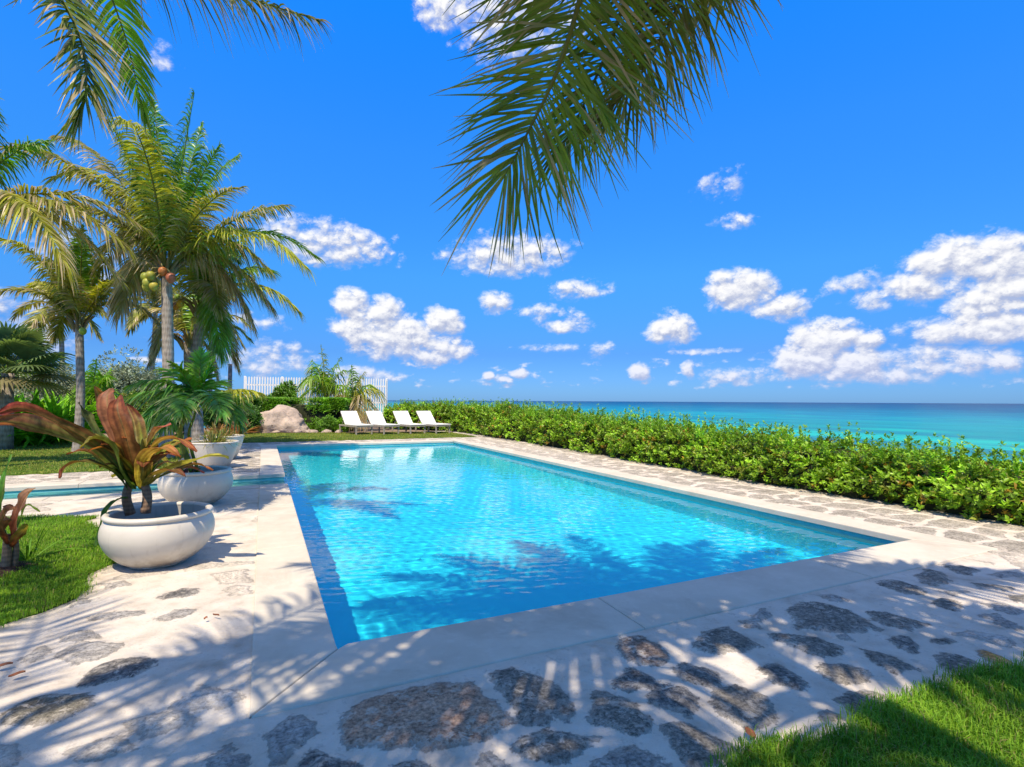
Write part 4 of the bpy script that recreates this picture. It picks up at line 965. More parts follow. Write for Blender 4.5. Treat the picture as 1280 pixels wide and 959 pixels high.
# ---- long sea-side hedge
HP=np.array([(9.9,-2.5),(9.7,3.3),(9.65,8.),(9.85,13.),(9.95,20.),(9.8,24.5),(8.9,28.0),(6.6,30.3)]); 
hs_=bez(np.c_[HP,np.zeros(len(HP))],200)[:,:2]; hL=np.cumsum(np.r_[0,np.linalg.norm(np.diff(hs_,axis=0),axis=1)])
def hpos(s): return np.stack([np.interp(s,hL,hs_[:,0]),np.interp(s,hL,hs_[:,1])],1)
def hh(y): return np.interp(y,[0,4,9,14,20,25,31],[.58,.66,.80,.95,1.14,1.26,1.3])
def hedge_shape(s, a, rr):
    """point on the lumpy hedge hull: s along, a angle 0 (pool side foot) .. pi (sea side foot)"""
    c=hpos(s); t=nrm(hpos(s+.1)-hpos(s-.1)); nx_=np.stack([-t[:,1],t[:,0]],1)   # towards the pool
    H_=hh(c[:,1]); wdt=1.12
    ca,sa=np.cos(a),np.sin(a); ex=np.sign(ca)*np.abs(ca)**.55*wdt; ez=np.abs(sa)**.6
    lump=1+.20*(vnoise(np.c_[s*1.1,a*1.6],1,3)-.5)+.22*(vnoise(np.c_[s*2.6,a*3],1,4)-.5)+.16*(vnoise(np.c_[s*6,a*6],1,6)-.5)
    p=np.c_[c+nx_*(ex*rr*lump)[:,None], H_*ez*rr*lump]
    n=np.c_[nx_*(ca)[:,None], sa+.25]
    return p,nrm(n)
hd=thing('hedge','long loose green sea hedge with yellow flecks between paving and ocean','hedge',(9.7,10,0))
r=np.random.default_rng(5)
SS=np.linspace(0.2,hL[-1]-.05,230); AA=np.linspace(0,np.pi,16)
S2,A2=np.meshgrid(SS,AA); p,_=hedge_shape(S2.ravel(),A2.ravel(),np.full(S2.size,.80)); n_=len(SS)
I=np.arange((len(AA)-1)*(n_-1)); j,i=I//(n_-1),I%(n_-1)
mesh_np('dark_core',p,[np.stack([j*n_+i,j*n_+i+1,(j+1)*n_+i+1,(j+1)*n_+i],1)],M_CORE,hd,smooth=True)  # closed hull under the leaves, coloured like the shaded inside
mb=MB()
n=19000; s=r.uniform(0,1,n)**1.25*(hL[-1]-.2)+.1; a=r.uniform(0,np.pi*.82,n); rr=1-.26*r.uniform(size=n)**1.6+.035*r.normal(size=n)
p,nn=hedge_shape(s,a,rr); dst=np.hypot(p[:,0],p[:,1])
leaf_cloud(mb,p,nn+.5*r.normal(size=(n,3))+np.array((0,0,.6)),np.clip(.074+.0016*(dst-8),.074,.11),(.23,.40,.022),50,per=6,yel=.05,shape=.6,var=.5)
# upright shoots along the top
n=1100; s=r.uniform(0,1,n)**1.2*(hL[-1]-.4)+.2; a=r.uniform(.9,2.0,n); p,nn=hedge_shape(s,a,np.full(n,1.0))
for q_ in range(4):
    leaf_cloud(mb,p+np.array((0,0,1.))*(.04+.07*q_*r.uniform(.3,1.5,(n,1))),np.tile((0,0,1.),(n,1))+.3*r.normal(size=(n,3)),.065,(.22,.42,.025),60+q_,per=6,shape=.5)
mb.build('foliage',M_LEAF,hd)

def bush(label, c, rad, n, size, col, seed, cat='shrub', per=6, yel=0, shape=.45, group=None, lobes=9, stems=True, name='shrub', open_=.7, box=None):
    r=np.random.default_rng(seed); c=np.array(c,float); t=thing(name,label,cat,tuple(c),group); rad=np.array(rad,float)
    mb=MB()
    if box is not None:
        u=nrm(r.normal(size=(n,3))); u=np.sign(u)*np.abs(u)**.35; u/=np.abs(u).max(1,keepdims=True); P=u*rad*(1-.10*r.uniform(size=(n,1))**2); nn=u.copy()
        P=P@np.array(box).T; nn=nn@np.array(box).T; P=P+c+UP*rad[2]; k_=P[:,2]>.02
    else:
        LC=nrm(r.normal(size=(lobes,3)))*r.uniform(.35,.68,(lobes,1)); LC[:,2]=np.abs(LC[:,2])*.95; LR=r.uniform(.36,.55,lobes); LC=np.r_[LC,[[0,0,.15]]]; LR=np.r_[LR,.6]
        li=r.integers(0,lobes+1,n); u=nrm(r.normal(size=(n,3))); 
        q_=(.55+.45*r.uniform(size=(n,1))**.45); P=(LC[li]+u*LR[li][:,None]*q_)*rad; nn=u; P=P+c+UP*rad[2]*.45; k_=P[:,2]>.03
    P,nn=P[k_],nn[k_]
    leaf_cloud(mb,P,nn+.4*r.normal(size=P.shape)+np.array((0,0,.5)),size,col,seed+1,per=per,yel=yel,shape=shape,open_=open_)
    mb.build('foliage',M_LEAF,t)
    if stems:
        sb=MB()
        for i in range(7):
            q_=P[r.integers(len(P))]; sb.tube(bez([c+r.normal(0,.08,3)*[1,1,0],c*.5+q_*.5+r.normal(0,.1,3),q_],8),np.linspace(.03,.008,8),6)
        sb.build('branches',M_WOODY,t,col=False)
    if box is not None:
        cb=MB(); cb.box(c+UP*rad[2]*.86,rad*1.55,rot=box,bev=.15); cb.build('dark_core',M_CORE,t,col=False)  # dark box painted as inner shade, stops seeing through the leaves
    return t

# clipped hedge behind the boulder
a0=math.atan2(-2.0,4.1); rot=[[math.cos(a0),-math.sin(a0),0],[math.sin(a0),math.cos(a0),0],[0,0,1]]
bush('low clipped bright green hedge behind the big boulder',(1.85,28.9,0),(2.35,.75,.80),9500,.11,(.17,.38,.02),70,'hedge',name='hedge',box=rot,stems=False,per=6)
G_='shrubs behind the left lawn'
def B(px,pyt,half,d,*a,**k):
    p=W(px,540,d); p[2]=0; top=W(px,pyt,d)[2]; hw=half*d/660
    return (tuple(p),(hw,min(hw,1.8),top*.62))
c,rd=B(357,464,24,28.2); bush('taller leafy green shrub rising behind the clipped hedge',c,rd,1500,.17,(.13,.28,.02),71,group=G_,lobes=7)
c,rd=B(331,484,18,27); bush('small rounded shrub at the left end of the clipped hedge',c,rd,900,.12,(.09,.22,.02),72,group=G_)
c,rd=B(145,430,70,25); bush('big silvery grey-green shrub behind the slender left trunk',c,rd,5200,.12,(.25,.31,.20),73,group=G_,lobes=16,per=5)
c,rd=B(60,436,48,24); bush('silvery shrub between the fan palm and the slender trunk',c,rd,3300,.11,(.27,.31,.19),74,group=G_,lobes=12,per=5)
c,rd=B(190,452,42,27); bush('dark blue-green shrub with the thin trunk behind it',c,rd,2500,.12,(.12,.18,.12),75,group=G_,lobes=12,per=5)
c,rd=B(118,452,30,20.5); bush('bright lime green shrub right of the slender trunk',c,rd,1700,.12,(.16,.36,.025),76,group=G_,lobes=8,yel=.03)
c,rd=B(172,486,42,22); bush('low mid green shrub mass behind the potted plants',c,rd,2600,.12,(.13,.26,.03),77,group=G_,lobes=10,yel=.03)
c,rd=B(232,480,42,23); bush('green shrub at the foot of the middle trunks',c,rd,2600,.12,(.10,.24,.03),78,group=G_,lobes=10)
c,rd=B(290,486,36,25.5); bush('green shrub left of the big boulder',c,rd,2200,.12,(.10,.23,.03),79,group=G_,lobes=9)
c,rd=B(312,505,20,24.6); bush('low dark green shrub touching the left side of the boulder',c,rd,900,.10,(.07,.18,.02),80,group=G_)
c,rd=B(10,415,34,26); bush('round-leaved sea grape bush behind the fan palm',c,rd,1200,.22,(.14,.30,.03),81,group=G_,lobes=8,per=4,shape=.95)
c,rd=B(40,500,60,22); bush('dark green shrub row behind the strap-leaved plants',c,rd,2600,.12,(.08,.17,.03),82,group=G_,lobes=10)
c,rd=B(408,518,14,25.6); bush('small light green fern-like shrub at the foot of the clipped hedge',c,rd,700,.10,(.15,.32,.03),83,group=G_,lobes=5)

# ---- strap-leaved lily clumps
def strap_clump(name, label, c, n, ln, wd, cols, seed, group=None, cat='plant', spread=1., stiff=.5, base_r=.25):
    r=np.random.default_rng(seed); c=np.array(c,float); mb=MB(); ks=8; s=np.linspace(0,1,ks)
    for i in range(n):
        a=r.uniform(0,6.28); e=r.uniform(.35,1.45)*(1 if spread else 1); d=np.array((math.cos(a)*math.cos(e),math.sin(a)*math.cos(e),math.sin(e)))
        l=ln*r.uniform(.7,1.15); b0=c+np.array((math.cos(a),math.sin(a),0))*base_r*r.uniform(.1,1)
        P=b0+d*s[:,None]*l-UP*(s[:,None]**2.2)*l*(1-stiff)*r.uniform(.6,1.2)
        dd=nrm(np.gradient(P,axis=0)); sd=nrm(np.cross(dd,UP)+1e-6); nn=np.cross(sd,dd)
        w_=wd*.5*np.sin(np.clip(s*.93+.07,0,1)**.75*np.pi)[:,None]**.7*r.uniform(.8,1.2)
        V=np.stack([P-sd*w_+nn*w_*.45,P,P+sd*w_+nn*w_*.45],1).reshape(-1,3)
        Q=[(k_*3+o,k_*3+o+1,k_*3+o+4,k_*3+o+3) for k_ in range(ks-1) for o in (0,1)]
        c0=np.array(cols[r.integers(len(cols))])*r.uniform(.8,1.2); mb.add(V,Q,col=c0)
    o=mb.build(name,M_BROAD); tag(o,label,cat,group); return o
for i,(x,y,d,lab) in enumerate([(20,556,17.5,'strap-leaved bright green lily clump at the left frame edge'),(52,556,17.8,'strap-leaved lily clump in the middle of the bright bed'),(78,553,18.5,'strap-leaved lily clump nearest the slender trunk'),(-14,552,18,'strap-leaved lily clump cut by the left frame edge')]):
    p=W(x,y,d); p[2]=0
    strap_clump('lily_clump',lab,p,100,2.7,.16,[(.20,.52,.02),(.28,.60,.03),(.14,.38,.02)],90+i,'bright lily clumps on the left lawn',stiff=.55,base_r=.4)
p=W(8,520,16); p[2]=0
# fan palm at the left edge
def fan_palm(label, p, h, n, rad, seed):
    r=np.random.default_rng(seed); t=thing('fan_palm',label,'palm tree',tuple(p),None); top=p+UP*h
    sb=MB(); sb.tube([p-UP*.05,p+UP*h*.5,top],[.2,.17,.15],12); sb.build('trunk',M_TRUNK,t,smooth=True,col=False)
    mb=MB()
    for i in range(n):
        a=i*2.4; e=1.35-1.7*(i/n); d=np.array((math.cos(a)*math.cos(e),math.sin(a)*math.cos(e),math.sin(e))); hub=top+d*rad*.75
        mb.tube([top,top+d*rad*.4+UP*.04,hub],[.02,.014,.012],5,col=(.2,.25,.05))
        sd=nrm(np.cross(d,UP)); nn=np.cross(sd,d)
        c0=np.array((.17,.26,.10))*r.uniform(.75,1.25) if i<n*.8 else np.array((.28,.24,.12))
        for k_ in range(34):
            b_=(k_/33-.5)*4.4; v=d*math.cos(b_)+sd*math.sin(b_); l=rad*.85*(1-.25*abs(b_)/2.2)*r.uniform(.92,1.06)
            x=np.linspace(0,1,5)[:,None]; P=hub+v*x*l-UP*(x**2.4)*l*.32+nn*.12*l*x*(1-x); wv=nrm(np.cross(v,nn)); w_=rad*.038*np.array([.3,1,.9,.55,.05])[:,None]
            V=np.concatenate([P-wv*w_,P+wv*w_+nn*.01]); mb.add(V,[(q_,q_+1,q_+6,q_+5) for q_ in range(4)],col=c0)
    mb.build('crown',M_FROND,t)
fan_palm('grey-green fan palm spreading at the left frame edge', p, 2.3, 26, 1.25, 3)

# ================================================================== POTS
m, g, b = mat('white_glazed_pot')
tc = g.n.new('ShaderNodeTexCoord').outputs['Object']
c1 = g.mix(g.maprange(g.noise(tc, 3, 5, .65), .35, .7, 0, .35), (.60,.555,.47), (.50,.455,.37))
c1 = g.mix(g.maprange(g.noise(tc, 22, 5, .75), .66, .74, 0, .5), c1, (.42,.35,.27))
pzz = g.sep(tc)[2]
dirt = g.math('MULTIPLY', g.maprange(pzz, .0, .20, 1, 0), g.maprange(g.noise(tc, 9, 6, .7), .38, .62, 0, .85))
c1 = g.mix(dirt, c1, (.26,.20,.14))
run = g.noise(g.comb(g.math('MULTIPLY', g.sep(tc)[0], 16), g.math('MULTIPLY', g.sep(tc)[1], 16), g.math('MULTIPLY', pzz, 1.5)), 1, 4, .6)
c1 = g.mix(g.maprange(run, .56, .70, 0, .35), c1, (.40,.35,.28))
g.l.new(c1, b.inputs['Base Color']); b.inputs['Roughness'].default_value = .38; b.inputs['Specular IOR Level'].default_value = .4
bn = g.n.new('ShaderNodeBump'); bn.inputs['Strength'].default_value = .12; bn.inputs['Distance'].default_value = .01
g.l.new(g.noise(tc, 14, 4, .6), bn.inputs['Height']); g.l.new(bn.outputs[0], b.inputs['Normal'])
M_POT = m
M_SOIL = simple('potting_soil', (.06,.04,.03), .95, .1, 20, .5, .8, 60)
def pot(label, c, R, h, kind):
    t=thing('plant_pot',label,'pot',tuple(c),'white pots along the pool'); c=np.array(c,float); mb=MB()
    if kind=='bowl':
        out=[(0,.0),(.50*R,.0),(.56*R,.012),(.74*R,.12*h),(.93*R,.30*h),(1.03*R,.48*h),(1.055*R,.62*h),(1.03*R,.76*h),(.97*R,.87*h),(.945*R,.915*h)]
        inn=[(.88*R,.915*h),(.90*R,.80*h),(.92*R,.62*h),(.85*R,.42*h)]
    else:
        out=[(0,0),(.55*R,0),(.60*R,.012),(.74*R,.25*h),(.87*R,.55*h),(.95*R,.80*h),(.97*R,.90*h)]
        inn=[(.89*R,.93*h),(.88*R,.80*h),(.80*R,.55*h)]
    prof=bez(np.c_[np.array(out),np.zeros(len(out))],40)[:,:2]; prof[0,0]=0
    mb.lathe(prof,c,64); mb.lathe(np.array(inn),c,64); mb.build('body',M_POT,t,smooth=True,col=False)
    a=np.linspace(-np.pi*.5,np.pi*1.5,17); rr_=.028 if kind=='bowl' else .024
    rb=MB(); rb.lathe(np.stack([.945*R+rr_*1.1*np.cos(a),.93*h+rr_*np.sin(a)*.95],1),c,64); rb.build('rim',M_POT,t,smooth=True,col=False)
    s_=MB(); hz=.62*h if kind=='bowl' else .80*h; k_=.91*R if kind=='bowl' else .87*R
    a=np.linspace(0,2*np.pi,40,endpoint=False); ring=[]; 
    for f in (0,.3,.6,.85,1): ring.append(np.stack([c[0]+k_*f*np.cos(a),c[1]+k_*f*np.sin(a),np.full(40,c[2]+hz)+.03*(1-f)+.012*np.sin(a*7+f*9)],1))
    V=np.concatenate(ring); s_.add(V,[(i*40+j,i*40+(j+1)%40,(i+1)*40+(j+1)%40,(i+1)*40+j) for i in range(4) for j in range(40)]); s_.build('soil',M_SOIL,t,smooth=True,col=False)
    return t
P1=(-.87,6.04,.0); P2=(-.87,9.16,.0); P3=(-.99,13.75,.0); P4=(-.93,15.6,.0)
pot('nearest white bowl pot, holding the red-leaved plant',P1,.44,.50,'bowl')
pot('second white bowl pot, shaded, holding the young palm',P2,.46,.52,'bowl')
pot('white tapered pot just beyond the water channel, holding tufted grass',P3,.52,.62,'cone')
pot('farthest white tapered pot, mostly hidden behind the third',P4,.52,.64,'cone')

# ---- broad-leaved red cordyline
def broad_leaf(mb, P, wd, cb, ct, seed, fold=.35, wave=.2, side=None, mid=(.30,.20,.06)):
    r=np.random.default_rng(seed); n=18; cv=bez(P,n); s=np.linspace(0,1,n); dd=nrm(np.gradient(cv,axis=0))
    ref=np.array(side) if side is not None else nrm(np.cross(dd.mean(0),UP)); sd=nrm(ref-dd*(dd@ref)[:,None]); nn=np.cross(sd,dd); nn=np.where(nn[:,2:]<-.2,-nn,nn)
    w_=wd*.5*(np.sin(np.pi*np.clip(s*.90+.08,0,1)**1.15)**.75)[:,None]; w_[0]=wd*.09; w_[-1]=.002
    U=np.array([-1,-.8,-.62,-.44,-.28,-.14,-.03,.03,.14,.28,.44,.62,.8,1.]); rows=[]; cols=[]
    for u in U:
        wav=wave*wd*np.sin(s*13+u*2+seed)[:,None]*abs(u)*.5+wave*wd*.6*np.sin(s*29+u*5+seed*2)[:,None]*abs(u)**2*.4
        rows.append(cv+sd*w_*u+nn*(w_*fold*abs(u)+wav))
        t=np.clip(s*1.25-.2+.25*(abs(u)-.5)+.12*math.sin(u*11+seed),0,1)[:,None]; c=np.array(cb)*(1-t)+np.array(ct)*t
        if abs(u)<.1: c=c*.45+np.array(mid)*.55
        c=c*(1+.28*math.sin(u*47+seed)+.12*math.sin(u*91+seed*3)); cols.append(c)
    V=np.stack(rows,1).reshape(-1,3); cc=np.stack(cols,1).reshape(-1,3); m_=len(U)
    mb.add(V,[(i*m_+j,i*m_+j+1,(i+1)*m_+j+1,(i+1)*m_+j) for i in range(n-1) for j in range(m_-1)],col=cc)
RED=(.45,.07,.05); PNK=(.42,.10,.08); BRZ=(.24,.06,.035); ORG=(.40,.12,.035); LGR=(.13,.22,.03); DGR=(.05,.13,.02); YEL=(.42,.36,.07); OLV=(.26,.25,.04)
ct=thing('cordyline',"red and bronze broad-leaved plant in the nearest bowl pot",'plant',P1)
D0=6.0*F[1]+(-.87)*F[0]+.0
def WL(L_): return [W(x,y,D0+dz_) for x,y,dz_ in L_]
sb=MB()
for L_ in ([(163,643,.06),(158,620,.03),(166,592,0)],[(182,641,.0),(184,618,0),(177,596,0)]):
    sb.tube(bez(WL(L_),10),np.linspace(.05,.036,10)*.9,10)
sb.build('stem',M_STEM,ct,smooth=True,col=False)
lv=[([(166,610,0),(148,585,-.15),(118,556,-.3),(66,526,-.4),(26,510,-.42),(-6,518,-.4)],.15,DGR,RED),
 ([(164,606,0),(135,580,-.05),(95,552,-.05),(50,535,-.02),(8,527,0),(-22,533,.02)],.20,LGR,PNK),
 ([(160,612,0),(140,590,-.2),(108,578,-.35),(84,583,-.4),(74,598,-.4)],.12,DGR,BRZ),
 ([(170,608,0),(158,570,.1),(143,532,.15),(128,500,.12),(118,482,.0)],.14,LGR,(.30,.12,.06)),
 ([(174,606,0),(165,575,-.15),(156,540,-.22),(147,512,-.2),(150,494,-.1)],.17,(.34,.15,.04),BRZ),
 ([(178,606,0),(186,575,-.1),(200,553,-.1),(222,550,-.05),(246,565,0)],.16,YEL,(.38,.10,.05)),
 ([(182,608,0),(203,592,-.15),(232,580,-.25),(262,571,-.3),(286,572,-.3)],.13,OLV,(.38,.34,.06)),
 ([(168,604,0),(148,576,.2),(122,548,.3),(106,520,.3),(98,503,.25)],.18,DGR,(.20,.16,.06)),
 ([(160,622,0),(146,626,-.1),(133,640,-.12),(125,662,-.14),(121,682,-.15)],.10,LGR,DGR),
 ([(176,606,0),(182,570,.1),(196,540,.15),(214,530,.12)],.16,YEL,PNK),
 ([(172,600,0),(172,565,.3),(168,530,.45),(158,505,.5)],.20,LGR,BRZ),
 ([(180,604,0),(196,575,.3),(222,555,.4),(240,548,.45)],.15,LGR,ORG),
 ([(176,612,0),(176,590,-.2),(184,570,-.32),(204,560,-.38),(226,572,-.4)],.13,YEL,ORG),
 ([(168,612,0),(152,592,-.2),(140,560,-.3),(118,548,-.34),(100,560,-.36)],.14,LGR,(.24,.20,.04)),
 ([(166,600,0),(150,570,.35),(110,545,.6),(70,540,.7)],.16,LGR,(.20,.24,.04)),
 ([(172,604,0),(160,572,-.05),(138,520,-.06),(134,496,-.02),(142,486,.05)],.16,(.30,.12,.05),(.34,.13,.08)),
 ([(178,610,0),(190,596,-.25),(214,588,-.4),(232,596,-.45)],.09,OLV,BRZ)]
for i,(L_,wd,cb,cc) in enumerate(lv):
    mb=MB(); sd=None
    broad_leaf(mb,WL(L_),wd,cb,cc,i*3+1,side=nrm(RT*.25+UP*.75+F*-.5) if i in (0,1,7,14) else (nrm(RT*.9+F*.3) if i in (3,4,10,15) else None)); mb.build('leaf',M_BROAD,ct,smooth=True)
rc=np.random.default_rng(31)
for i in range(22):
    a=i*2.4+rc.uniform(0,.5); e=R_(rc.uniform(20,75)); l=rc.uniform(.32,.68); tp=W(*((168,606) if i%2 else (181,604)),D0)
    d=RT*math.cos(a)*math.cos(e)+F*math.sin(a)*math.cos(e)+UP*math.sin(e)
    P_=[tp-UP*.02,tp+d*l*.4,tp+d*l*.8-UP*l*.05,tp+d*l*1.1-UP*l*.28]
    mb=MB(); broad_leaf(mb,P_,rc.uniform(.08,.13),[LGR,DGR,OLV,YEL][i%4],[ORG,YEL,BRZ,PNK,LGR][i%5],i*7+3); mb.build('leaf',M_BROAD,ct,smooth=True)
# second red plant at the left edge of the picture, rooted in the lawn
c0=np.array((-2.12,6.25,0)); ct2=thing('cordyline','brownish broad-leaved plant rooted in bare soil at the left edge','plant',tuple(c0))
D1=c0@F
sb=MB(); sb.tube(bez([W(5,722,D1),W(8,700,D1),W(10,668,D1)],8),np.linspace(.042,.03,8),10); sb.tube(bez([W(14,722,D1+.05),W(20,690,D1+.05),W(18,660,D1+.05)],8),np.linspace(.03,.02,8),8); sb.build('stem',M_STEM,ct2,smooth=True,col=False)
WL2=lambda L_: [W(x,y,D1+dz_) for x,y,dz_ in L_]
for i,(L_,wd,cb,cc) in enumerate([([(8,676,0),(2,640,0),(6,600,.05),(14,568,.1)],.09,DGR,(.10,.26,.03)),([(14,672,0),(22,645,-.05),(32,622,-.1),(44,610,-.1)],.13,BRZ,(.42,.24,.15)),([(8,680,0),(-6,650,-.1),(-22,625,-.1),(-40,615,-.1)],.13,BRZ,RED),([(8,682,0),(-2,660,-.3),(8,640,-.5),(20,636,-.5)],.12,BRZ,(.3,.12,.05)),
   ([(16,676,0),(26,650,.1),(34,632,.1),(50,640,.1)],.06,LGR,LGR),([(8,676,0),(-10,660,.2),(-30,655,.3)],.12,LGR,BRZ),([(14,684,0),(24,670,-.15),(34,655,-.2)],.09,BRZ,OLV)]):
    mb=MB(); broad_leaf(mb,WL2(L_),wd,cb,cc,i*5+2,side=nrm(RT*.8-F*.4) if i<4 else None); mb.build('leaf',M_BROAD,ct2,smooth=True)
sm=MB(); r=np.random.default_rng(2); a=np.linspace(0,2*np.pi,36,endpoint=False)
ring=[np.stack([c0[0]+.26*f*np.cos(a)*(1+.15*np.sin(3*a)),c0[1]+.26*f*np.sin(a)*(1+.12*np.sin(5*a)),.05*(1-f**2)+.018+.01*np.sin(a*9)*f],1) for f in (0,.35,.7,1)]
sm.add(np.concatenate(ring),[(i*36+j,i*36+(j+1)%36,(i+1)*36+(j+1)%36,(i+1)*36+j) for i in range(3) for j in range(36)]); tag(sm.build('soil_patch',M_SOIL,smooth=True,col=False),kind='structure')
# fine green weed beside it
strap_clump('grass_tuft','small fine-leaved green tuft beside the brownish plant at left',W(34,700,D1+.35)*[1,1,0],16,.55,.02,[(.16,.34,.03),(.12,.28,.02)],44,stiff=.6,base_r=.05)

# ---- young palm in the second pot
t=thing('potted_palm','young green palm with a curved yellow stem in the second bowl pot','palm tree',P2)
d2=np.array(P2)@F; top=W(247,500,d2)
sb=MB(); sb.tube(bez([np.array(P2)+UP*.30,W(225,545,d2),W(233,522,d2),top],14),np.linspace(.045,.022,14),10,col=(.36,.33,.06)); 
sb.tube(bez([np.array(P2)+UP*.30+RT*.08,W(236,548,d2+.1),W(243,520,d2+.1),W(246,496,d2+.1)],12),np.linspace(.025,.015,12),8,col=(.30,.34,.06)); sb.build('stem',M_BROAD,t,smooth=True)
cb=MB(); px=d2/660
NG=(.08,.24,.03); LG=(.20,.46,.03)
for i,(x,y,df,lift,kw) in enumerate([(325,492,-.1,.16,dict(cg=YG,cy=(.46,.38,.05),droop=.75)),(268,450,.1,.05,dict(cg=LG,droop=.25)),(252,440,.3,.03,dict(cg=LG,droop=.25)),(200,462,.2,.2,dict(cg=LG,droop=.45)),(165,482,-.3,.28,dict(cg=NG,cy=(.3,.36,.05),droop=.8)),(150,505,.2,.3,dict(cg=NG,droop=.9)),
    (178,530,-.7,.4,dict(cg=NG,droop=.9)),(205,535,-1.0,.4,dict(cg=NG,droop=.8)),(300,530,-.5,.42,dict(cg=NG,droop=.8)),(310,510,.5,.3,dict(cg=LG)),(225,520,-1.2,.3,dict(cg=NG)),(280,520,-1.1,.35,dict(cg=NG)),(190,500,.9,.3,dict(cg=NG)),(280,480,.9,.2,dict(cg=LG)),(215,455,-.3,.14,dict(cg=LG,droop=.4))]):
    tip=W(x,y,d2+df); m1=top+(tip-top)*.35+UP*lift*.5; m2=top+(tip-top)*.72+UP*lift*.45
    k2=dict(ll=.34,n=46,wd=.03,seed=700+i,rachis_r=.010,droop=.5,petiole=.12,cg=NG); k2.update(kw); frond_geo(cb,[top,m1,m2,tip],**k2)
cb.build('crown',M_FROND,t)
strap_clump('bromeliad','purple and yellow striped leaves at the foot of the potted palm',np.array(P2)+UP*.33-RT*.12-F*.12,26,.34,.07,[(.22,.08,.12),(.40,.34,.06),(.18,.10,.14),(.30,.30,.06)],45,stiff=.75,base_r=.08)
strap_clump('tufted_grass','yellow-green tufted grass in the tapered pot beyond the channel',np.array(P3)+UP*.50,150,.62,.022,[(.20,.27,.05),(.30,.27,.08),(.14,.22,.04),(.34,.24,.10)],46,stiff=.45,base_r=.2)
strap_clump('tufted_grass','tan and green tufted grass in the farthest pot',np.array(P4)+UP*.50,120,.6,.024,[(.30,.24,.10),(.20,.22,.06),(.34,.20,.09)],47,stiff=.45,base_r=.2)
p=W(300,541,23.5); p[2]=0
strap_clump('bromeliad','reddish spiky bromeliad between the far pot and the boulder',p,60,.95,.08,[(.42,.16,.07),(.48,.24,.12),(.30,.14,.06),(.30,.26,.08)],48,stiff=.7,base_r=.25)
p=W(272,543,23.0); p[2]=0
strap_clump('bromeliad','orange-brown spiky bromeliad left of the reddish one',p,50,.8,.07,[(.36,.20,.08),(.26,.24,.06),(.40,.18,.07)],49,stiff=.7,base_r=.25)

# ================================================================== BOULDER, FENCE, POST, LOUNGERS
m, g, b = mat('limestone')
tc = g.n.new('ShaderNodeTexCoord').outputs['Object']
c1 = g.ramp(g.noise(tc, 1.6, 7, .68, .3), [(.3,(.20,.165,.14)),(.5,(.42,.33,.26)),(.68,(.55,.44,.34))])
c1 = g.mix(g.maprange(g.noise(tc, 7, 6, .7), .58, .66, 0, .8), c1, (.12,.09,.075))
g.l.new(c1, b.inputs['Base Color']); b.inputs['Roughness'].default_value = .9
bn = g.n.new('ShaderNodeBump'); bn.inputs['Strength'].default_value = .8; bn.inputs['Distance'].default_value = .06
g.l.new(g.noise(tc, 6, 7, .7), bn.inputs['Height']); g.l.new(bn.outputs[0], b.inputs['Normal'])
M_ROCK = m
import bmesh
def rock(name, label, c, sz, seed, sub=5, group=None, cat='rock', amp=.35, rotz=0):
    bm=bmesh.new(); bmesh.ops.create_icosphere(bm,subdivisions=sub,radius=1)
    for v in bm.verts:
        p=v.co.copy(); n1=mnoise.noise(p*1.1+Vector((seed,0,0))); n2=mnoise.noise(p*2.7+Vector((seed,5,0))); n3=mnoise.noise(p*7+Vector((0,seed,0)))
        p*=1+amp*n1+amp*.45*n2+amp*.16*n3
        p.z=max(p.z,-.35); x=p.x*math.cos(rotz)-p.y*math.sin(rotz); y=p.x*math.sin(rotz)+p.y*math.cos(rotz)
        v.co=Vector((x*sz[0],y*sz[1],(p.z+.35)*sz[2]))
    me=bpy.data.meshes.new(name); bm.to_mesh(me); me.materials.append(M_ROCK)
    for f in me.polygons: f.use_smooth=True
    o=bpy.data.objects.new(name,me); o.location=c; COL.objects.link(o); return tag(o,label,cat,group)
p=W(352,541,25.6); rock('boulder','large tan limestone boulder in front of the clipped hedge',(p[0],p[1],-.05),(1.18,.8,.92),3.3)
r=np.random.default_rng(8)
rl=['small pale rock below the boulder at its left','small grey rock under the front of the boulder','small rock at the right foot of the boulder','small pale rock between boulder and loungers','flat rock edging beside the lounger end','little stone left of the boulder base','small rounded stone at the hedge foot','little pale stone near the first lounger']
for i,(x,y) in enumerate([(330,541),(345,543),(372,542),(392,539),(408,538),(320,542),(386,541),(424,537)]):
    p=W(x,y,24.9); rock('edging_rock',rl[i],(p[0],p[1],0.0),(.15+.08*r.uniform(),.13,.11),i*2.1,3,'pale stones edging the planting bed','rock')
M_WHITE = simple('white_painted_wood', (.78,.77,.74), .5, .4, 5, .08, .1, 40)
FA=np.array((-.9,32.3,0)); FB=np.array((6.55,31.1,0)); fd=nrm(FB-FA); FLn=np.linalg.norm(FB-FA); FH=2.78
ft=thing('picket_fence','tall white picket fence behind the hedge and young palms','fence',tuple(FA))
nb_=4
for k_ in range(nb_+1):
    q_=FA+fd*FLn*k_/nb_; mb=MB(); mb.box(q_+UP*(FH*.5+.02)+np.array((0,.06,0)),(.11,.11,FH+.06),bev=.012); mb.build('post',M_WHITE,ft,col=False)
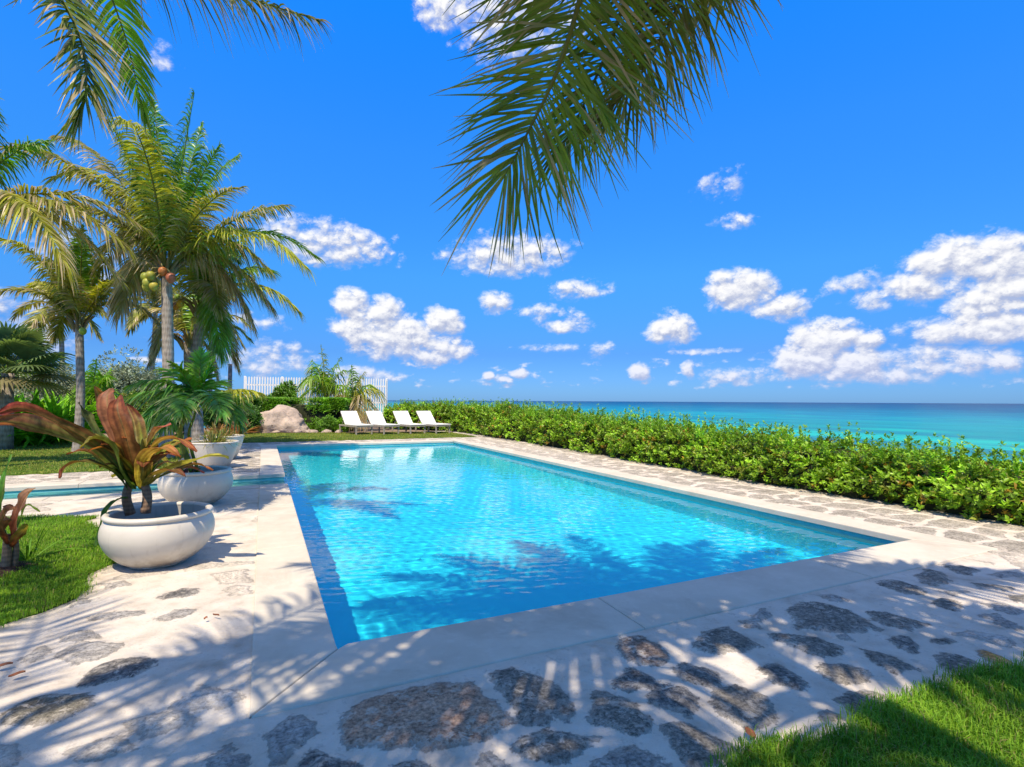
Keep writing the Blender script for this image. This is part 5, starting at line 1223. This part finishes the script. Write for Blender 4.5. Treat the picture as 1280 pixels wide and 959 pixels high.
for k_ in range(nb_):
    a_=FA+fd*FLn*k_/nb_; mb=MB()
    npk=int(FLn/nb_/.128)
    for i in range(npk):
        c_=a_+fd*(i+.5)*FLn/nb_/npk-np.array((0,.035,0)); w_=.076; h_=FH-.02
        P=[(-w_/2,0),(w_/2,0),(w_/2,h_-.07),(0,h_),(-w_/2,h_-.07)]
        V=[c_+fd*x+UP*(z+.06)+np.array((0,dy,0)) for dy in (-.011,.011) for x,z in P]
        mb.add(V,[(i2,(i2+1)%5,5+(i2+1)%5,5+i2) for i2 in range(5)],[(0,2,1),(0,3,2),(0,4,3),(5,6,7),(5,7,8),(5,8,9)])
    mb.build('picket_panel',M_WHITE,ft,col=False)
    for z in (.5,1.4,2.35):
        mb=MB(); mb.bar(a_+UP*z+fd*.06,a_+fd*(FLn/nb_-.06)+UP*z,.04,.09,.004); mb.build('rail',M_WHITE,ft,col=False)
M_POST = simple('weathered_timber', (.23,.19,.16), .9, .2, 6, .35, .5, 30)
mb=MB(); p=W(286,540,33); p[2]=0; mb.tube([p,p+UP*2,p+UP*(W(286,455,33)[2])],[.13,.125,.115],12); tag(mb.build('timber_post',M_POST,smooth=True,col=False),'weathered round timber post standing left of the picket fence','post')

M_SLING = simple('white_sling', (.80,.77,.70), .75, .25, 8, .05, .15, 120)
M_LFRAME = simple('grey_teak', (.36,.31,.25), .7, .3, 12, .25, .2, 60)
def lounger(label, pos, rz):
    """foot end at local -y, back at +y; 0.74 wide"""
    t=thing('sun_lounger',label,'sun lounger',(0,0,0),'sun loungers in a row beyond the pool')
    Wd=.78; sh=.36
    f=MB()
    for s_ in (-1,1): f.bar((s_*(Wd/2-.03),-1.28,sh),(s_*(Wd/2-.03),.78,sh),.045,.075,.008)
    for y_ in (-1.26,-.35,.30,.76): f.bar((-Wd/2+.03,y_,sh-.005),(Wd/2-.03,y_,sh-.005),.05,.055,.006)
    f.build('frame',M_LFRAME,t,col=False)
    for sx_ in (-1,1):
        for y_ in (-1.2,.66):
            mb=MB(); mb.box((sx_*(Wd/2-.028),y_,(sh-.038)/2),(.062,.062,sh-.038),bev=.006); mb.build('leg',M_LFRAME,t,col=False)
    def sling(name,a,b_,th,parent):
        mb=MB(); a=np.array(a);b_=np.array(b_); n=10; s=np.linspace(0,1,n); d=b_-a; nv=nrm(np.cross((1,0,0),d)); nv=nv if nv[2]>0 else -nv
        xs_=np.linspace(-Wd/2+.005,Wd/2-.005,7); V=[];
        for o_ in (th,0):
            for i in range(n):
                for x in xs_: V.append(a+d*s[i]+np.array((x,0,0))+nv*(o_-.014*math.sin(math.pi*s[i])*(1-(x/Wd*2)**2)))
        m_=7; Q=[(i*m_+j,i*m_+j+1,(i+1)*m_+j+1,(i+1)*m_+j) for i in range(n-1) for j in range(m_-1)]
        Q+=[tuple(n*m_+v for v in q_[::-1]) for q_ in Q]
        bd=[j for j in range(m_)]+[(i+1)*m_-1+m_*0 for i in range(1,n)]+[(n-1)*m_+j for j in range(m_-2,-1,-1)]+[i*m_ for i in range(n-2,0,-1)]
        Q+=[(bd[k_],bd[(k_+1)%len(bd)],n*m_+bd[(k_+1)%len(bd)],n*m_+bd[k_]) for k_ in range(len(bd))]
        mb.add(V,Q); return mb.build(name,M_SLING,parent,col=False)
    sling('seat',(0,-1.30,sh+.045),(0,.02,sh+.045),.035,t)
    ang=R_(46); bt=np.array((0,.04+.80*math.cos(ang),sh+.06+.80*math.sin(ang)))
    sling('backrest',(0,.03,sh+.06),tuple(bt),.035,t)
    mb=MB()
    for s_ in (-1,1): mb.bar((s_*(Wd/2-.02),.04,sh+.045),tuple(bt+np.array((s_*(Wd/2-.02),.01,-.02))),.03,.03,.004,up=(0,1,0)); 
    mb.bar((-Wd/2,*(bt[1:]+[0.012,-.03])),(Wd/2,*(bt[1:]+[.012,-.03])),.03,.03,.004); mb.build('back_frame',M_LFRAME,t,col=False)
    for s_ in (-.25,.25):
        mb=MB(); mb.bar((s_,.40,sh+.46),(s_,.70,sh),.025,.025); mb.build('prop',M_LFRAME,t,col=False)
    return t
labs=['white sun lounger at the left end of the row','second white sun lounger from the left','third white sun lounger from the left','white sun lounger at the right end, nearest the sea hedge']
first=lounger(labs[0],None,None)
def copy_thing(root):
    r_=root.copy(); COL.objects.link(r_)
    for ch_ in [o for o in bpy.data.objects if o.parent==root]:
        c_=ch_.copy(); COL.objects.link(c_); c_.parent=r_
        for g_ in [o for o in bpy.data.objects if o.parent==ch_]:
            d_=g_.copy(); COL.objects.link(d_); d_.parent=c_
    return r_
for i,(x,y) in enumerate([(455,543.7),(489,543.2),(522,542.7),(553.5,542.2)]):
    o=first if i==0 else copy_thing(first)
    d=W(x,y,1)-UP*EYE; g0=d*(EYE/-d[2]); ph=R_(14+[0,2,-1,1][i]); ax=np.array((math.sin(ph),-math.cos(ph),0))   # foot direction
    c_=g0-ax*1.2; o.location=(c_[0],c_[1],.01); o.rotation_euler=(0,0,ph); o['label']=labs[i]

# ---- fallen leaves and a twig on the deck
M_DEAD = simple('dead_leaf', (.30,.11,.05), .7, .3, 30, .4)
def fallen(label, px, py, ln, wd, a, col=None):
    d=W(px,py,1)-UP*EYE; p=d*(EYE/-d[2])-UP*EYE+UP*EYE; p=np.array((p[0],p[1],.012)); mb=MB(); n=7; s=np.linspace(-.5,.5,n); di=np.array((math.cos(a),math.sin(a),0)); sd=np.array((-di[1],di[0],0))
    V=[]
    for v in s:
        w_=wd*.5*math.cos(v*math.pi)**.8+.001; z=.003*math.sin(v*5)+.003
        V+= [p+di*v*ln-sd*w_+UP*(z+.008), p+di*v*ln+UP*z, p+di*v*ln+sd*w_+UP*(z+.01)]
    mb.add(V,[(i*3+j,i*3+j+1,i*3+j+4,i*3+j+3) for i in range(n-1) for j in (0,1)]); tag(mb.build('fallen_leaf',M_DEAD,smooth=True,col=False),label,'leaf','dead leaves on the deck')
fallen('reddish brown dead leaf on the paving near the left frame edge',21,847,.07,.03,.3)
fallen('tan dead leaf cut by the left frame edge',3,836,.09,.035,.1)
fallen('thin dead leaf on the pale paving left of the coping',270,772,.07,.008,-.9)
fallen('tiny brown leaf left of the thin one on the pale paving',257,776,.025,.018,.5)
fallen('brown dead leaf caught at the right lawn edge',938,922,.08,.04,1.2)
